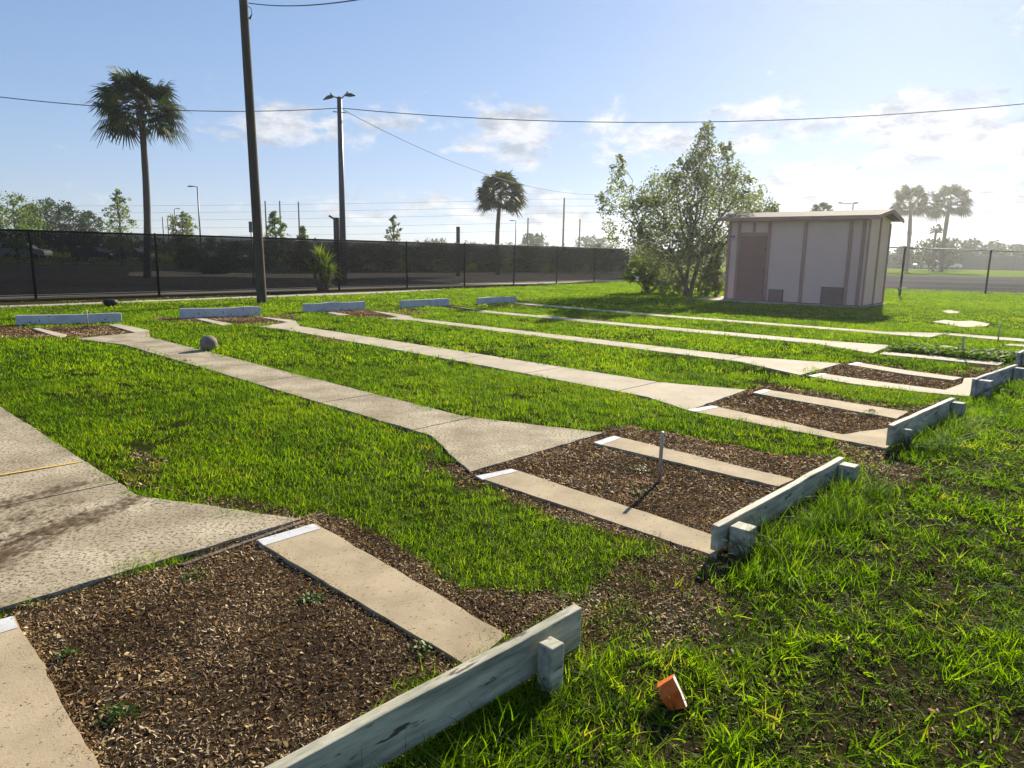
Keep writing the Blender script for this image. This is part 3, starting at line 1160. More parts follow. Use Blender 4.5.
for i, (l, r_, hh) in enumerate([((16, 326), (122, 323), .24), ((181, 319), (261, 316), .25), ((305, 312.6), (366, 309.6), .26), ((402, 308), (450, 305.6), .25), ((479, 304.6), (517, 302.4), .24)]):
    pa, pb = un(*l), un(*r_)
    d = (pb - pa) / np.linalg.norm(pb - pa)
    nrm = np.array([-d[1], d[0]])
    L_ = float(np.linalg.norm(pb - pa))
    X, Y, Z = V3(d), V3(nrm), Vector((0, 0, 1))
    root = tag(bpy.data.objects.new('timber_bumper', None), FB_LABEL[i], 'bumper', 'white timber bumpers in the far row')
    mb = MB()
    vs, fc, n = [], [], 10
    for k in range(n + 1):
        t = L_ * k / n
        jz = (vnoise(t + i * 3, 4.3, 2.5) - .5) * .03
        for (oy, oz) in ((0, .0), (.11, .0), (.12, hh - .04 + jz), (.015, hh - .037 + jz)):
            vs.append(X * t + Y * oy + Z * oz + V3(pa))
    for k in range(n):
        for q in range(4):
            fc.append((k * 4 + q, k * 4 + (q + 1) % 4, (k + 1) * 4 + (q + 1) % 4, (k + 1) * 4 + q))
    fc += [(3, 2, 1, 0), tuple(n * 4 + q for q in range(4))]
    mb.add(vs, fc)
    bpy.data.objects.remove(root)
    ob = mb.build('timber_bumper', 'board_paint_far', None, bevel=.012)
    tag(ob, FB_LABEL[i], 'bumper', 'white timber bumpers in the far row')

# ------------------------------------------------------------------ stakes
for (u, v, hh, lx, ly, lb) in [(659, 482, .355, .004, .0, 'grey steel stake standing in the nearest mulch pit with a stake'),
                               (88, 328.5, .34, 0, 0, 'thin stake in front of the long white timber bumper at the far left'),
                               (961, 358, .36, .01, 0, 'steel stake standing in the weedy overgrown pit'),
                               (997.6, 342, .38, .01, 0, 'farthest steel stake near the right edge, beyond the weedy pit')]:
    p = un(u, v)
    mb = MB()
    mb.tube([V3(p, -.15), V3(p, hh - .006) + Vector((lx, ly, 0)), V3(p, hh) + Vector((lx, ly, 0))], [.0127, .0127, .010], 14)
    tag(mb.build('stake', 'steel_stake', None, True), lb, 'stake', 'horseshoe stakes')

# ------------------------------------------------------------------ fence (near, black, with windscreen)
root = empty('chain_link_fence', V3(F0), 'long black chain-link fence with dark windscreen behind the far bumpers', 'fence')
FH = 1.94
SPC = 3.45
T0, T1 = -3, 9


def fp(t, z=0.0, w=0.0):
    q = FDIR * t + FN * w
    return Vector((q[0], q[1], z))


for k in range(T0, T1 + 1):
    mb = MB()
    mb.tube([fp(k * SPC, -.1), fp(k * SPC, FH + .02), fp(k * SPC, FH + .05)], [.037, .037, .012], 10)
    mb.build('post', 'fence_black', root, True)
mb = MB()
mb.tube([fp(T0 * SPC, FH), fp(T1 * SPC, FH)], .026, 8)
mb.build('top_rail', 'fence_black', root, True)
mb = MB()
mb.tube([fp(T0 * SPC, .10), fp(T1 * SPC, .10)], .012, 6)
mb.build('bottom_rail', 'fence_black', root, True)


def chain(fp_, x0, x1, z0, z1, pitch, r_):
    V_, Fq = [], []
    H_ = z1 - z0
    n = int((x1 - x0 + H_) / pitch)
    for sgn in (1, -1):
        for i in range(n):
            a = x0 - (H_ if sgn > 0 else 0) + i * pitch
            s0, s1 = max(0, (x0 - a) if sgn > 0 else (a - x1)), min(H_, (x1 - a) if sgn > 0 else (a - x0))
            if sgn < 0:
                a = x0 + i * pitch
                s0, s1 = max(0, a - x1), min(H_, a - x0)
            if s1 - s0 < .01:
                continue
            p, q = fp_(a + sgn * s0, z0 + s0, .003 * sgn), fp_(a + sgn * s1, z0 + s1, .003 * sgn)
            d = (q - p).normalized()
            u_ = fp_(1, 0, 0) - fp_(0, 0, 0)
            nn = fp_(0, 0, 1) - fp_(0, 0, 0)
            w_ = d.cross(nn).normalized()
            b_ = len(V_)
            for e in (p, q):
                for k in range(3):
                    an = k * 2.0944
                    V_.append(e + w_ * (r_ * math.cos(an)) + nn * (r_ * math.sin(an)))
            for k in range(3):
                Fq.append((b_ + k, b_ + (k + 1) % 3, b_ + 3 + (k + 1) % 3, b_ + 3 + k))
    return V_, Fq


V_, Fq = chain(fp, T0 * SPC, T1 * SPC, .09, FH - .02, .085, .0042)
link('chain_mesh', npmesh('chain_mesh', V_, Fq, 'chain_wire'), root)
mb = MB()
n = 90
vs = []
for k in range(n + 1):
    t = (T0 + (T1 - T0) * k / n) * SPC
    b_ = .02 * (vnoise(t, 3.3, .9) - .5)
    vs += [fp(t, .13, -.04 + b_), fp(t, FH - .01, -.035)]
mb.add(vs, [(2 * k, 2 * k + 2, 2 * k + 3, 2 * k + 1) for k in range(n)])
mb.build('windscreen', 'windscreen', root)

# right-hand open fence beyond the shed
Q0, Q1 = un(899.6, 296), un(985.2, 294)
QD = (Q1 - Q0) / np.linalg.norm(Q1 - Q0)
QS = float(np.linalg.norm(Q1 - Q0))
QN = np.array([QD[1], -QD[0]])
root2 = empty('chain_link_fence', V3(Q0), 'thin open chain-link fence with slim posts right of the shed', 'fence')


def qp(t, z=0.0, w=0.0):
    q = QD * t + QN * w
    return Vector((q[0], q[1], z))


for k in (-.55, 0, 1, 2):
    mb = MB()
    mb.tube([qp(k * QS, -.1), qp(k * QS, 2.1), qp(k * QS, 2.13)], [.045, .045, .015], 10)
    mb.build('post', 'fence_black', root2, True)
mb = MB()
mb.tube([qp(-.55 * QS, 2.08), qp(2 * QS, 2.08)], .024, 8)
mb.build('top_rail', 'fence_grey', root2, True)
mb = MB()
mb.tube([qp(-.35, .33, .1), qp(.3, .33, .1)], .03, 8)
mb.tube([qp(-.25, -.05, .1), qp(-.25, .33, .1)], .025, 8)
mb.build('pipe_brace', 'fence_grey', root2, True)
V_, Fq = chain(qp, -.55 * QS, 2 * QS, .06, 2.06, .12, .0016)
link('chain_mesh', npmesh('chain_mesh', V_, Fq, 'fence_grey'), root2)

# ------------------------------------------------------------------ utility pole, lamp post, wires
pb_ = un(262, 303)
UP = Vector((pb_[0], pb_[1], 0))
mb = MB()
top = UP + Vector((-.16, 0, 10.6))
mb.tube([UP + Vector((0, 0, -.3))] + [UP.lerp(top, k / 6) for k in range(7)], [.145 - .006 * k for k in range(8)], 16)
up = mb.build('utility_pole', 'pole_wood', None, True)
tag(up, 'tall dark wooden utility pole rising out of the top of the photo', 'utility pole')
LP = at(343, 240, 33.0)
LP.z = 0
lroot = empty('street_lamp', LP, 'grey lamp post with two cobra-head lamps, standing behind the fence', 'street lamp')
lt = at(339.5, 97, 33.0)
hl = lt.z
mb = MB()
mb.tube([Vector((0, 0, -.2)), Vector((0, 0, hl * .5)), Vector((0, 0, hl))], [.15, .13, .105], 12)
mb.build('pole', 'lamp_metal', lroot, True)
for s in (-1, 1):
    mb = MB()
    mb.tube([Vector((0, 0, hl - .25)), Vector((s * .10, 0, hl - .04)), Vector((s * .26, 0, hl + .05 + .03 * s))], .025, 8)
    a = mb.build('lamp_arm', 'lamp_metal', lroot, True)
    mb = MB()
    mb.tube([Vector((s * .24, 0, hl + .05 + .03 * s)), Vector((s * .34, 0, hl + .06 + .04 * s)), Vector((s * .52, 0, hl + .03 + .06 * s)), Vector((s * .72, 0, hl - .03 + .10 * s))], [.04, .085, .08, .02], 10)
    mb.box((s * .36, 0, hl + .17 + .04 * s), (.03, .03, .04))
    mb.build('lamp_head', 'lamp_metal', lroot, True)
mb = MB()
mb.tube([Vector((-.3, 0, hl - .62)), Vector((.3, 0, hl - .66))], .02, 6)
mb.build('cable_bracket', 'lamp_metal', lroot)


def wire(a, b, sag, label, r_=.014, n=24, name='overhead_wire', m='wire_black'):
    pts = []
    for k in range(n + 1):
        t = k / n
        p = a.lerp(b, t)
        p.z -= sag * 4 * t * (1 - t)
        pts.append(p)
    mb = MB()
    mb.tube(pts, r_, 5)
    return tag(mb.build(name, m, None, True), label, 'wire')


wa = LP + Vector((0, 0, at(340, 108, 33).z))
wire(wa, at(-160, 74, 26), .55, 'wire running from the lamp post across the left palm', .016)
wire(wa, at(1200, 84, 28), .95, 'long wire sagging from the lamp post over the tree and shed', .017)
wire(wa, at(640, 190, 60), 1.6, 'faint wire dropping from the lamp post towards the small palm', .012)
ut = UP.lerp(top, (at(246, 3, UP.y).z) / 10.6) + Vector((.13, 0, 0))
wire(ut, at(368, -2, 14), .10, 'short wire leaving the utility pole at the top of the photo', .012)
mb = MB()
w0 = at(248, 6, UP.y)
mb.tube([w0, at(251.5, 9, UP.y), at(252, 14, UP.y), at(249.5, 19, UP.y)], [.01, .01, .012, .03], 6)
mb.build('loose_cable', 'wire_black', up, True).matrix_parent_inverse = up.matrix_world.inverted()

# ------------------------------------------------------------------ shed
ang = math.atan2(sx[1], sx[0])
shed = empty('shed', V3(SHED_L), 'small pinkish-beige shed with brown trim, brown door and low gabled roof', 'shed', rz=ang)
W_, D_, EH, RH = SHED_W, SHED_D, 2.88, 3.10
mb = MB()
hw, hd = W_ / 2, D_ / 2
vs = [(0, 0, 0), (W_, 0, 0), (W_, D_, 0), (0, D_, 0), (0, 0, EH), (W_, 0, EH), (W_, D_, EH), (0, D_, EH), (0, hd, RH - .02), (W_, hd, RH - .02)]
mb.add(vs, [(0, 1, 5, 4), (2, 3, 7, 6), (1, 2, 6, 9, 5), (3, 0, 4, 8, 7), (3, 2, 1, 0), (4, 5, 9, 8), (6, 7, 8, 9)])
mb.build('wall', 'shed_wall', shed)
# roof: two slopes with overhang and thickness
mb = MB()
ovx, ovy, tk = .32, .30, .06
sl = (RH - EH) / hd
for s in (0, 1):
    ye = -ovy if s == 0 else D_ + ovy
    ze = EH - sl * ovy + .03
    x0, x1 = -ovx, W_ + ovx
    lo = [Vector((x0, ye, ze)), Vector((x1, ye, ze)), Vector((x1, hd, RH + .03)), Vector((x0, hd, RH + .03))]
    hi = [p + Vector((0, 0, tk)) for p in lo]
    mb.add(lo + hi, [(3, 2, 1, 0), (4, 5, 6, 7), (0, 1, 5, 4), (1, 2, 6, 5), (2, 3, 7, 6), (3, 0, 4, 7)])
roof = mb.build('roof', 'shed_roof', shed)
mb = MB()
ze = EH - sl * ovy + .03
mb.box((W_ / 2, -ovy - .017, ze + .005), (W_ / 2 + ovx, .015, .06))
mb.build('fascia', 'shed_trim', roof)
for s in (-ovx - .017, W_ + ovx + .017):
    mb = MB()
    for (ya_, yb_) in ((-ovy, hd), (D_ + ovy, hd)):
        a, b2 = Vector((s, ya_, ze - .055)), Vector((s, yb_, RH - .025))
        w = Vector((.015, 0, 0))
        u_ = Vector((0, 0, .13))
        mb.add([a - w, a + w, b2 + w, b2 - w, a - w + u_, a + w + u_, b2 + w + u_, b2 - w + u_], [(3, 2, 1, 0), (4, 5, 6, 7), (0, 1, 5, 4), (1, 2, 6, 5), (2, 3, 7, 6), (3, 0, 4, 7)])
    mb.build('barge_board', 'shed_trim', roof)


def su(u, v=290):
    """distance along the shed front under this column of the photo"""
    d = ray(u, v)
    n_ = np.array([-sx[1], sx[0]])
    t = (SHED_L @ n_) / (d[:2] @ n_)
    p = d[:2] * t
    return float((p - SHED_L) @ sx), float(CAMH + d[2] * t)


def batten(x0, x1, z0, z1, name='batten', m='shed_trim', y=-.02, dpt=.02, par=None):
    mb = MB()
    mb.box(((x0 + x1) / 2, y, (z0 + z1) / 2), ((x1 - x0) / 2, dpt, (z1 - z0) / 2))
    return mb.build(name, m, par or shed)


ztop = EH - .13
for ux in (724.6, 734.8 + 1.6, 766.2, 802, 847, 859.6):
    c = su(ux, 275)[0]
    w = .055
    c = min(max(c, w + .002), W_ - w)
    if ux in (734.8 + 1.6,):
        w = .05
    batten(c - w, c + w, .06, ztop)
dx0, dx1 = su(736.4, 275)[0] + .055, su(766.2, 275)[0] - .06
dz = su(752, 236)[1]
batten(dx0, dx1, dz + .03, dz + .12, 'door_head')
batten((dx0 + dx1) / 2 - .04, (dx0 + dx1) / 2 + .04, dz + .125, ztop, 'batten')
door = batten(dx0 + .01, dx1 - .01, .07, dz + .02, 'door', 'shed_door', -.014, .014)
mb = MB()
hx = dx0 + .10
mb.tube([Vector((hx, -.03, .98)), Vector((hx, -.075, .98))], .012, 8)
mb.tube([Vector((hx, -.07, .98)), Vector((hx, -.085, .98)), Vector((hx, -.10, .98))], [.022, .03, .012], 10)
mb.build('handle', 'brass', door, True)
for hz_ in (.35, 1.1, 1.85):
    mb = MB()
    mb.box((dx1 - .02, -.031, hz_), (.045, .004, .05))
    mb.build('hinge', 'vent_grey', door)
lx, lz = su(733, 238)
mb = MB()
mb.box((lx, -.05, lz + .05), (.07, .05, .03))
lamp = mb.build('wall_lamp', 'vent_grey', shed)
mb = MB()
mb.tube([Vector((lx, -.055, lz + .02)), Vector((lx, -.055, lz - .05))], [.045, .035], 10)
mb.build('lamp_shade', 'lamp_glass', lamp, True)
for (u0, u1, v0) in ((768.4, 782.6, 289.4), (820.6, 843, 287.2)):
    x0, x1 = su(u0, 300)[0], su(u1, 300)[0]
    z1 = su((u0 + u1) / 2, v0)[1]
    vt = batten(x0, x1, .05, z1, 'vent', 'vent_grey', -.03, .03)
    mb = MB()
    nsl = 9
    for k in range(nsl):
        z = .05 + (z1 - .05) * (k + .7) / (nsl + .6)
        mb.box(((x0 + x1) / 2, -.066, z), ((x1 - x0) / 2 - .03, .006, .012))
    mb.build('vent_slats', 'shed_trim', vt)
for yy in (.056, hd, D_ - .056):
    mb = MB()
    zt = EH - .1 if yy != hd else RH - .12
    mb.box((W_ + .02, yy, (zt + .06) / 2), (.02, .055, (zt - .06) / 2))
    mb.build('batten', 'shed_trim', shed)
mb = MB()
mb.box((W_ / 2, D_ / 2, -.02 + .045), (W_ / 2 + .03, D_ / 2 + .03, .03))
mb.build('sill_plate', 'vent_grey', shed)

# ------------------------------------------------------------------ ball, lump, carton
p = un(209, 351)
bm = bmesh.new()
bmesh.ops.create_icosphere(bm, subdivisions=4, radius=.125)
for v in bm.verts:
    n_ = v.co.normalized()
    k = 1 + .035 * (vnoise(n_.x * 3 + 9, n_.y * 3 + n_.z * 2, 1.6) - .5) + .02 * (vnoise(n_.x * 9 + 4, n_.y * 9 - n_.z * 7, 1.3) - .5)
    v.co = v.co * k
me = bpy.data.meshes.new('stone_ball')
bm.to_mesh(me)
bm.free()
me.materials.append(MATS['stone_ball'])
me.polygons.foreach_set('use_smooth', [True] * len(me.polygons))
ob = link('stone_ball', me)
ob.location = V3(p, .115)
tag(ob, 'round weathered concrete ball on the grass beside the long walkway', 'ball')
p = un(111, 306)
bm = bmesh.new()
bmesh.ops.create_icosphere(bm, subdivisions=3, radius=.16)
for v in bm.verts:
    v.co.z *= .72
    v.co.x *= 1.15 + .15 * (vnoise(v.co.y * 8, v.co.z * 8, 1) - .5)
    if v.co.z > .06:
        v.co.z = .06 + (v.co.z - .06) * .5
me = bpy.data.meshes.new('rubber_ball')
bm.to_mesh(me)
bm.free()
me.materials.append(MATS['black_rubber'])
me.polygons.foreach_set('use_smooth', [True] * len(me.polygons))
ob = link('rubber_ball', me)
ob.location = V3(p, .10)
tag(ob, 'dark sunken rubber ball lying in the grass by the black fence', 'ball')

cb = un(672, 706)
dist = float(np.hypot(cb[0], cb[1]))
croot = empty('carton', (cb[0], cb[1], .047), 'crushed orange carton with a pale torn end lying in the rough grass', 'carton')
# flattened tapered box lying on its side; axis towards the right, torn mouth facing right
ax = Vector((.80, -.20, .47)).normalized()
up_ = Vector((-.43, .35, .83)).normalized()
sd_ = ax.cross(up_).normalized()
up_ = sd_.cross(ax).normalized()


def cpt(a, u_, s):
    return ax * a + up_ * u_ + sd_ * s


mouth = [(.026, .054, -.020), (.028, .054, .020), (.032, .008, .026), (.027, -.050, .020), (.025, -.054, -.018), (.024, -.008, -.027)]
tail = [(-.040, .044, -.020), (-.036, .040, .022), (-.040, .004, .027), (-.030, -.044, .018), (-.032, -.046, -.018), (-.042, .002, -.028)]
mb = MB()
vs = [cpt(*q) for q in mouth] + [cpt(*q) for q in tail]
mb.add(vs, [(k, (k + 1) % 6, 6 + (k + 1) % 6, 6 + k) for k in range(6)] + [(11, 10, 9, 8, 7, 6)])
mb.build('carton_body', 'box_orange', croot)
mb = MB()
inner = [(a - .006, u_ * .86, s * .8) for a, u_, s in mouth]
mb.add([cpt(a + .007, u_, s) for a, u_, s in inner], [(0, 1, 2, 3, 4, 5)])
mb.build('carton_end', 'box_inside', croot)
mb = MB()
rim = [cpt(a + .0015, u_ * 1.0, s * 1.0) for a, u_, s in mouth]
rin = [cpt(a + .001, u_ * .86, s * .78) for a, u_, s in mouth]
mb.add(rim + rin, [(k, (k + 1) % 6, 6 + (k + 1) % 6, 6 + k) for k in range(6)])
mb.build('carton_rim', 'box_pale', croot)

pa, pb2 = un(180, 566), un(300, 523)
d = (pb2 - pa) / np.linalg.norm(pb2 - pa)
nn_ = np.array([d[1], -d[0]])
mb = MB()
c = (pa + pb2) / 2 + nn_ * .018
mb.box((c[0], c[1], -.012), (np.linalg.norm(pb2 - pa) / 2, .014, .026), (V3(d), V3(nn_), Vector((0, 0, 1))))
tag(mb.build('edging_board', 'old_wood', None, bevel=.004), 'weathered wood edging board half buried along the front of the nearest concrete apron', 'edging board')


# ------------------------------------------------------------------ plants
def weed(p, r_, n, label, group='weeds in the nearest mulch pit', h=.05):
    V_, Fq, T_ = [], [], []
    for k in range(n):
        a = rng.random() * 6.283
        q = r_ * rng.random() ** .6
        c = np.array([q * math.cos(a), q * math.sin(a), h * (1 - (q / r_) ** 2) * rng.random() + .006])
        yaw, ln, w = rng.random() * 6.283, .012 + .012 * rng.random(), .006 + .004 * rng.random()
        d = np.array([math.cos(yaw), math.sin(yaw), .3 + .5 * rng.random()])
        d /= np.linalg.norm(d)
        s = np.array([-math.sin(yaw), math.cos(yaw), rng.normal(0, .2)])
        b_ = len(V_)
        V_ += [c, c + d * ln * .5 + s * w, c + d * ln, c + d * ln * .5 - s * w]
        T_ += [rng.random()] * 4
        Fq.append((b_, b_ + 1, b_ + 2, b_ + 3))
    ob = link('weed', npmesh('weed', V_, Fq, 'leaf_weed', T_))
    ob.location = V3(p, -.02)
    return tag(ob, label, 'weed', group)


weed(un(195, 578), .08, 160, 'small green weed by the buried wood edging board')
weed(un(311, 602), .085, 260, 'bushy green weed beside the left edge of the nearest full slab')
weed(un(421, 653), .09, 240, 'flat weed creeping onto the lower end of the nearest full slab')
weed(un(68, 657), .05, 110, 'little weed next to the bottom-left concrete slab, upper of the two')
weed(un(118, 716), .075, 200, 'larger weed next to the bottom-left concrete slab, lower of the two')
weed(un(88, 692), .028, 40, 'tiny sprout between the two weeds by the bottom-left slab', h=.03)
weed(un(870, 416), .10, 240, 'green weed in the pit in front of the white backboard with the dark rotten end', 'weeds in the farther pits', .09)
weed(un(642, 494), .10, 120, 'sparse weed behind the shadow of the nearest steel stake', 'weeds in the farther pits', .04)
weed(un(640, 470), .12, 150, 'wide thin weed patch left of the nearest steel stake', 'weeds in the farther pits', .04)
# leafy cover in the overgrown pit
x, y = sector(6, 14, .05)
s = inpoly(PIT5, x, y) & (rng.random(len(x)) < .75)
x, y = x[s], y[s]
n = len(x)


def leafclump(name, seed):
    r_ = np.random.default_rng(seed)
    V_, Fq = [], []
    for k in range(14):
        c = np.array([r_.normal(0, .035), r_.normal(0, .035), .02 + .09 * r_.random()])
        yaw, ln = r_.random() * 6.283, .035 + .03 * r_.random()
        d = np.array([math.cos(yaw), math.sin(yaw), .1 + .5 * r_.random()])
        s_ = np.array([-math.sin(yaw), math.cos(yaw), r_.normal(0, .3)]) * ln * .38
        b_ = len(V_)
        V_ += [c, c + d * ln * .5 + s_, c + d * ln, c + d * ln * .5 - s_]
        Fq.append((b_, b_ + 1, b_ + 2, b_ + 3))
    me = npmesh(name, V_, Fq, 'grass_blade')
    a = me.attributes.new('bt', 'FLOAT', 'POINT')
    a.data.foreach_set('value', np.zeros(len(V_), np.float32))
    return me


scatter('leafy_weeds', proto_set('leafy', [leafclump('leaf_clump', i) for i in range(4)]), np.stack([x, y, np.full(n, -.01)], 1),
        np.stack([np.zeros(n), np.zeros(n), rng.random(n) * 6.28], 1), np.repeat((.7 + .6 * rng.random(n))[:, None], 3, 1), np.clip(.40 + rng.normal(0, .10, n), 0, .7), rng.integers(0, 4, n))


def leaves(centers, radii, per, size, shell=.0, up=.25, seed=1, droop=0.0):
    """leaf quads spread through ellipsoid clumps; returns V, F, tint"""
    r_ = np.random.default_rng(seed)
    Vs, T_ = [], []
    for c, rad, n in zip(centers, radii, per):
        n = int(n)
        d = r_.normal(size=(n, 3))
        d /= np.linalg.norm(d, axis=1)[:, None]
        q = d * (r_.random(n) ** (.45))[:, None]
        # break into sprigs
        k = max(8, n // 9)
        sp_ = r_.normal(size=(k, 3))
        sp_ /= np.linalg.norm(sp_, axis=1)[:, None]
        sp_ *= (r_.random(k) ** .4)[:, None]
        w = r_.integers(0, k, n)
        q = sp_[w] * .88 + q * .34
        pos = np.asarray(c) + q * np.asarray(rad)
        nrm = r_.normal(size=(n, 3)) + np.array([0, 0, up * 2])
        nrm /= np.linalg.norm(nrm, axis=1)[:, None]
        a = np.cross(nrm, r_.normal(size=(n, 3)))
        a /= np.linalg.norm(a, axis=1)[:, None]
        b_ = np.cross(nrm, a)
        ln = (size * (.6 + .8 * r_.random(n)))[:, None]
        Vs.append(np.stack([pos - a * ln * .5, pos + b_ * ln * .26, pos + a * ln * .5, pos - b_ * ln * .26], 1).reshape(-1, 3))
        tn = np.clip(.45 + r_.normal(0, .16, k)[w] + r_.normal(0, .14, n), 0, 1)
        T_.append(np.repeat(tn, 4))
    V_ = np.concatenate(Vs)
    return V_, np.arange(len(V_)).reshape(-1, 4), np.concatenate(T_)


def limb(mb, a, b, r0, r1, seed, wob=.12, n=6):
    r_ = np.random.default_rng(seed)
    pts, rad = [], []
    L_ = (b - a).length
    for k in range(n + 1):
        t = k / n
        p = a.lerp(b, t)
        if 0 < k < n:
            p += Vector(r_.normal(0, wob * L_ / n, 3))
        p.z += .18 * L_ * t * (1 - t) * (1 if b.z > a.z else 0)
        pts.append(p)
        rad.append(r0 + (r1 - r0) * t)
    mb.tube(pts, rad, 6)
    return pts


# the airy tree left of the shed
TY = 29.0
base = un(686, 296.0)
px2m = TY / F
clumps = [(707, 128, 7, 60), (706, 138, 10, 110), (703, 150, 14, 170), (700, 167, 20, 360), (716, 186, 24, 480), (690, 190, 26, 520), (666, 192, 24, 420), (673, 176, 12, 130),
          (660, 216, 28, 520), (690, 224, 32, 760), (722, 212, 30, 620), (742, 196, 20, 300), (760, 206, 15, 170), (768, 213, 10, 80), (726, 147, 7, 50), (728, 154, 8, 70), (734, 172, 12, 120), (748, 180, 8, 60),
          (620, 160, 6, 40), (618, 172, 9, 70), (617, 186, 12, 110), (609, 204, 13, 120), (628, 208, 13, 120), (640, 200, 16, 200), (642, 234, 24, 380), (612, 232, 12, 90), (602, 196, 6, 30),
          (670, 248, 28, 560), (702, 252, 26, 560), (718, 246, 20, 380), (748, 215, 18, 200), (655, 262, 18, 260), (690, 275, 16, 240), (668, 280, 14, 200), (712, 276, 12, 180), (655, 205, 10, 90), (676, 286, 12, 170), (700, 289, 11, 150), (664, 272, 14, 180), (685, 165, 8, 60), (776, 208, 6, 40)]
cs, rs, ns, mb = [], [], [], MB()
root = V3(base, 0)
tree = empty('broadleaf_tree', root, 'large airy grey-green broadleaf tree with several stems left of the shed', 'tree')
forks = [at(676, 262, TY), at(690, 255, TY + .3), at(700, 258, TY - .3)]
for q in forks:
    limb(mb, root + Vector((rng.normal(0, .12), rng.normal(0, .12), -.1)), q, .10, .06, int(q.x * 99), .08)
for i, (u, v, r_, n) in enumerate(clumps):
    y = TY + rng.normal(0, .9 if r_ > 10 else .35)
    c = at(u, v, y)
    cs.append(np.array(c))
    rr_ = r_ * px2m * 1.08
    rs.append((rr_, rr_ * 1.1, rr_ * .95))
    ns.append(n * 2.6)
    f_ = min(forks, key=lambda q: (q - c).length)
    if u < 650 and v < 225:
        k_ = at(643, 236, TY)
        limb(mb, k_, c, .022, .006, i, .12)
    elif v < 275:
        limb(mb, f_, c, .045, .008, i, .25)
mb.v = [tuple(Vector(p) - root) for p in mb.v]
mb.build('trunk', 'bark', tree, True)
V_, Fq, T_ = leaves(cs, rs, ns, .125, seed=5)
link('crown', npmesh('crown', V_ - np.array(root), Fq, 'leaf_tree', T_), tree)

# low bright shrub at its left foot
sb = un(648, 293)
sroot = empty('shrub', V3(sb), 'low bright-green shrub at the left foot of the airy tree', 'shrub')
cl = [(640, 268, 12, 260), (652, 272, 12, 260), (630, 276, 8, 120), (648, 284, 10, 200), (662, 284, 10, 160), (636, 262, 7, 80)]
mb = MB()
cs, rs, ns = [], [], []
for i, (u, v, r_, n) in enumerate(cl):
    c = at(u, v, sb[1] + rng.normal(0, .25)) - V3(sb)
    cs.append(np.array(c))
    rs.append([r_ * px2m * 1.1] * 3)
    ns.append(n * 1.6)
    limb(mb, Vector((rng.normal(0, .06), 0, -.05)), c, .035, .008, i, .15)
mb.build('trunk', 'bark', sroot, True)
V_, Fq, T_ = leaves(cs, rs, ns, .15, seed=8)
link('crown', npmesh('crown', V_, Fq, 'leaf_bright', T_), sroot)
sb = un(716, 297)
sroot = empty('shrub', V3(sb), 'bright-green shrub squeezed between the airy tree and the shed wall', 'shrub')
cl = [(716, 262, 9, 160), (712, 276, 11, 240), (718, 288, 8, 160), (704, 288, 10, 180), (718, 248, 7, 90)]
mb = MB()
cs, rs, ns = [], [], []
for i, (u, v, r_, n) in enumerate(cl):
    c = at(u, v, sb[1] + rng.normal(0, .2)) - V3(sb)
    cs.append(np.array(c))
    rs.append([r_ * px2m * .9] * 3)
    ns.append(n * 1.5)
    limb(mb, Vector((rng.normal(0, .06), 0, -.05)), c, .03, .008, i, .15)
mb.build('trunk', 'bark', sroot, True)
V_, Fq, T_ = leaves(cs, rs, ns, .14, seed=9)
link('crown', npmesh('crown', V_, Fq, 'leaf_bright', T_), sroot)


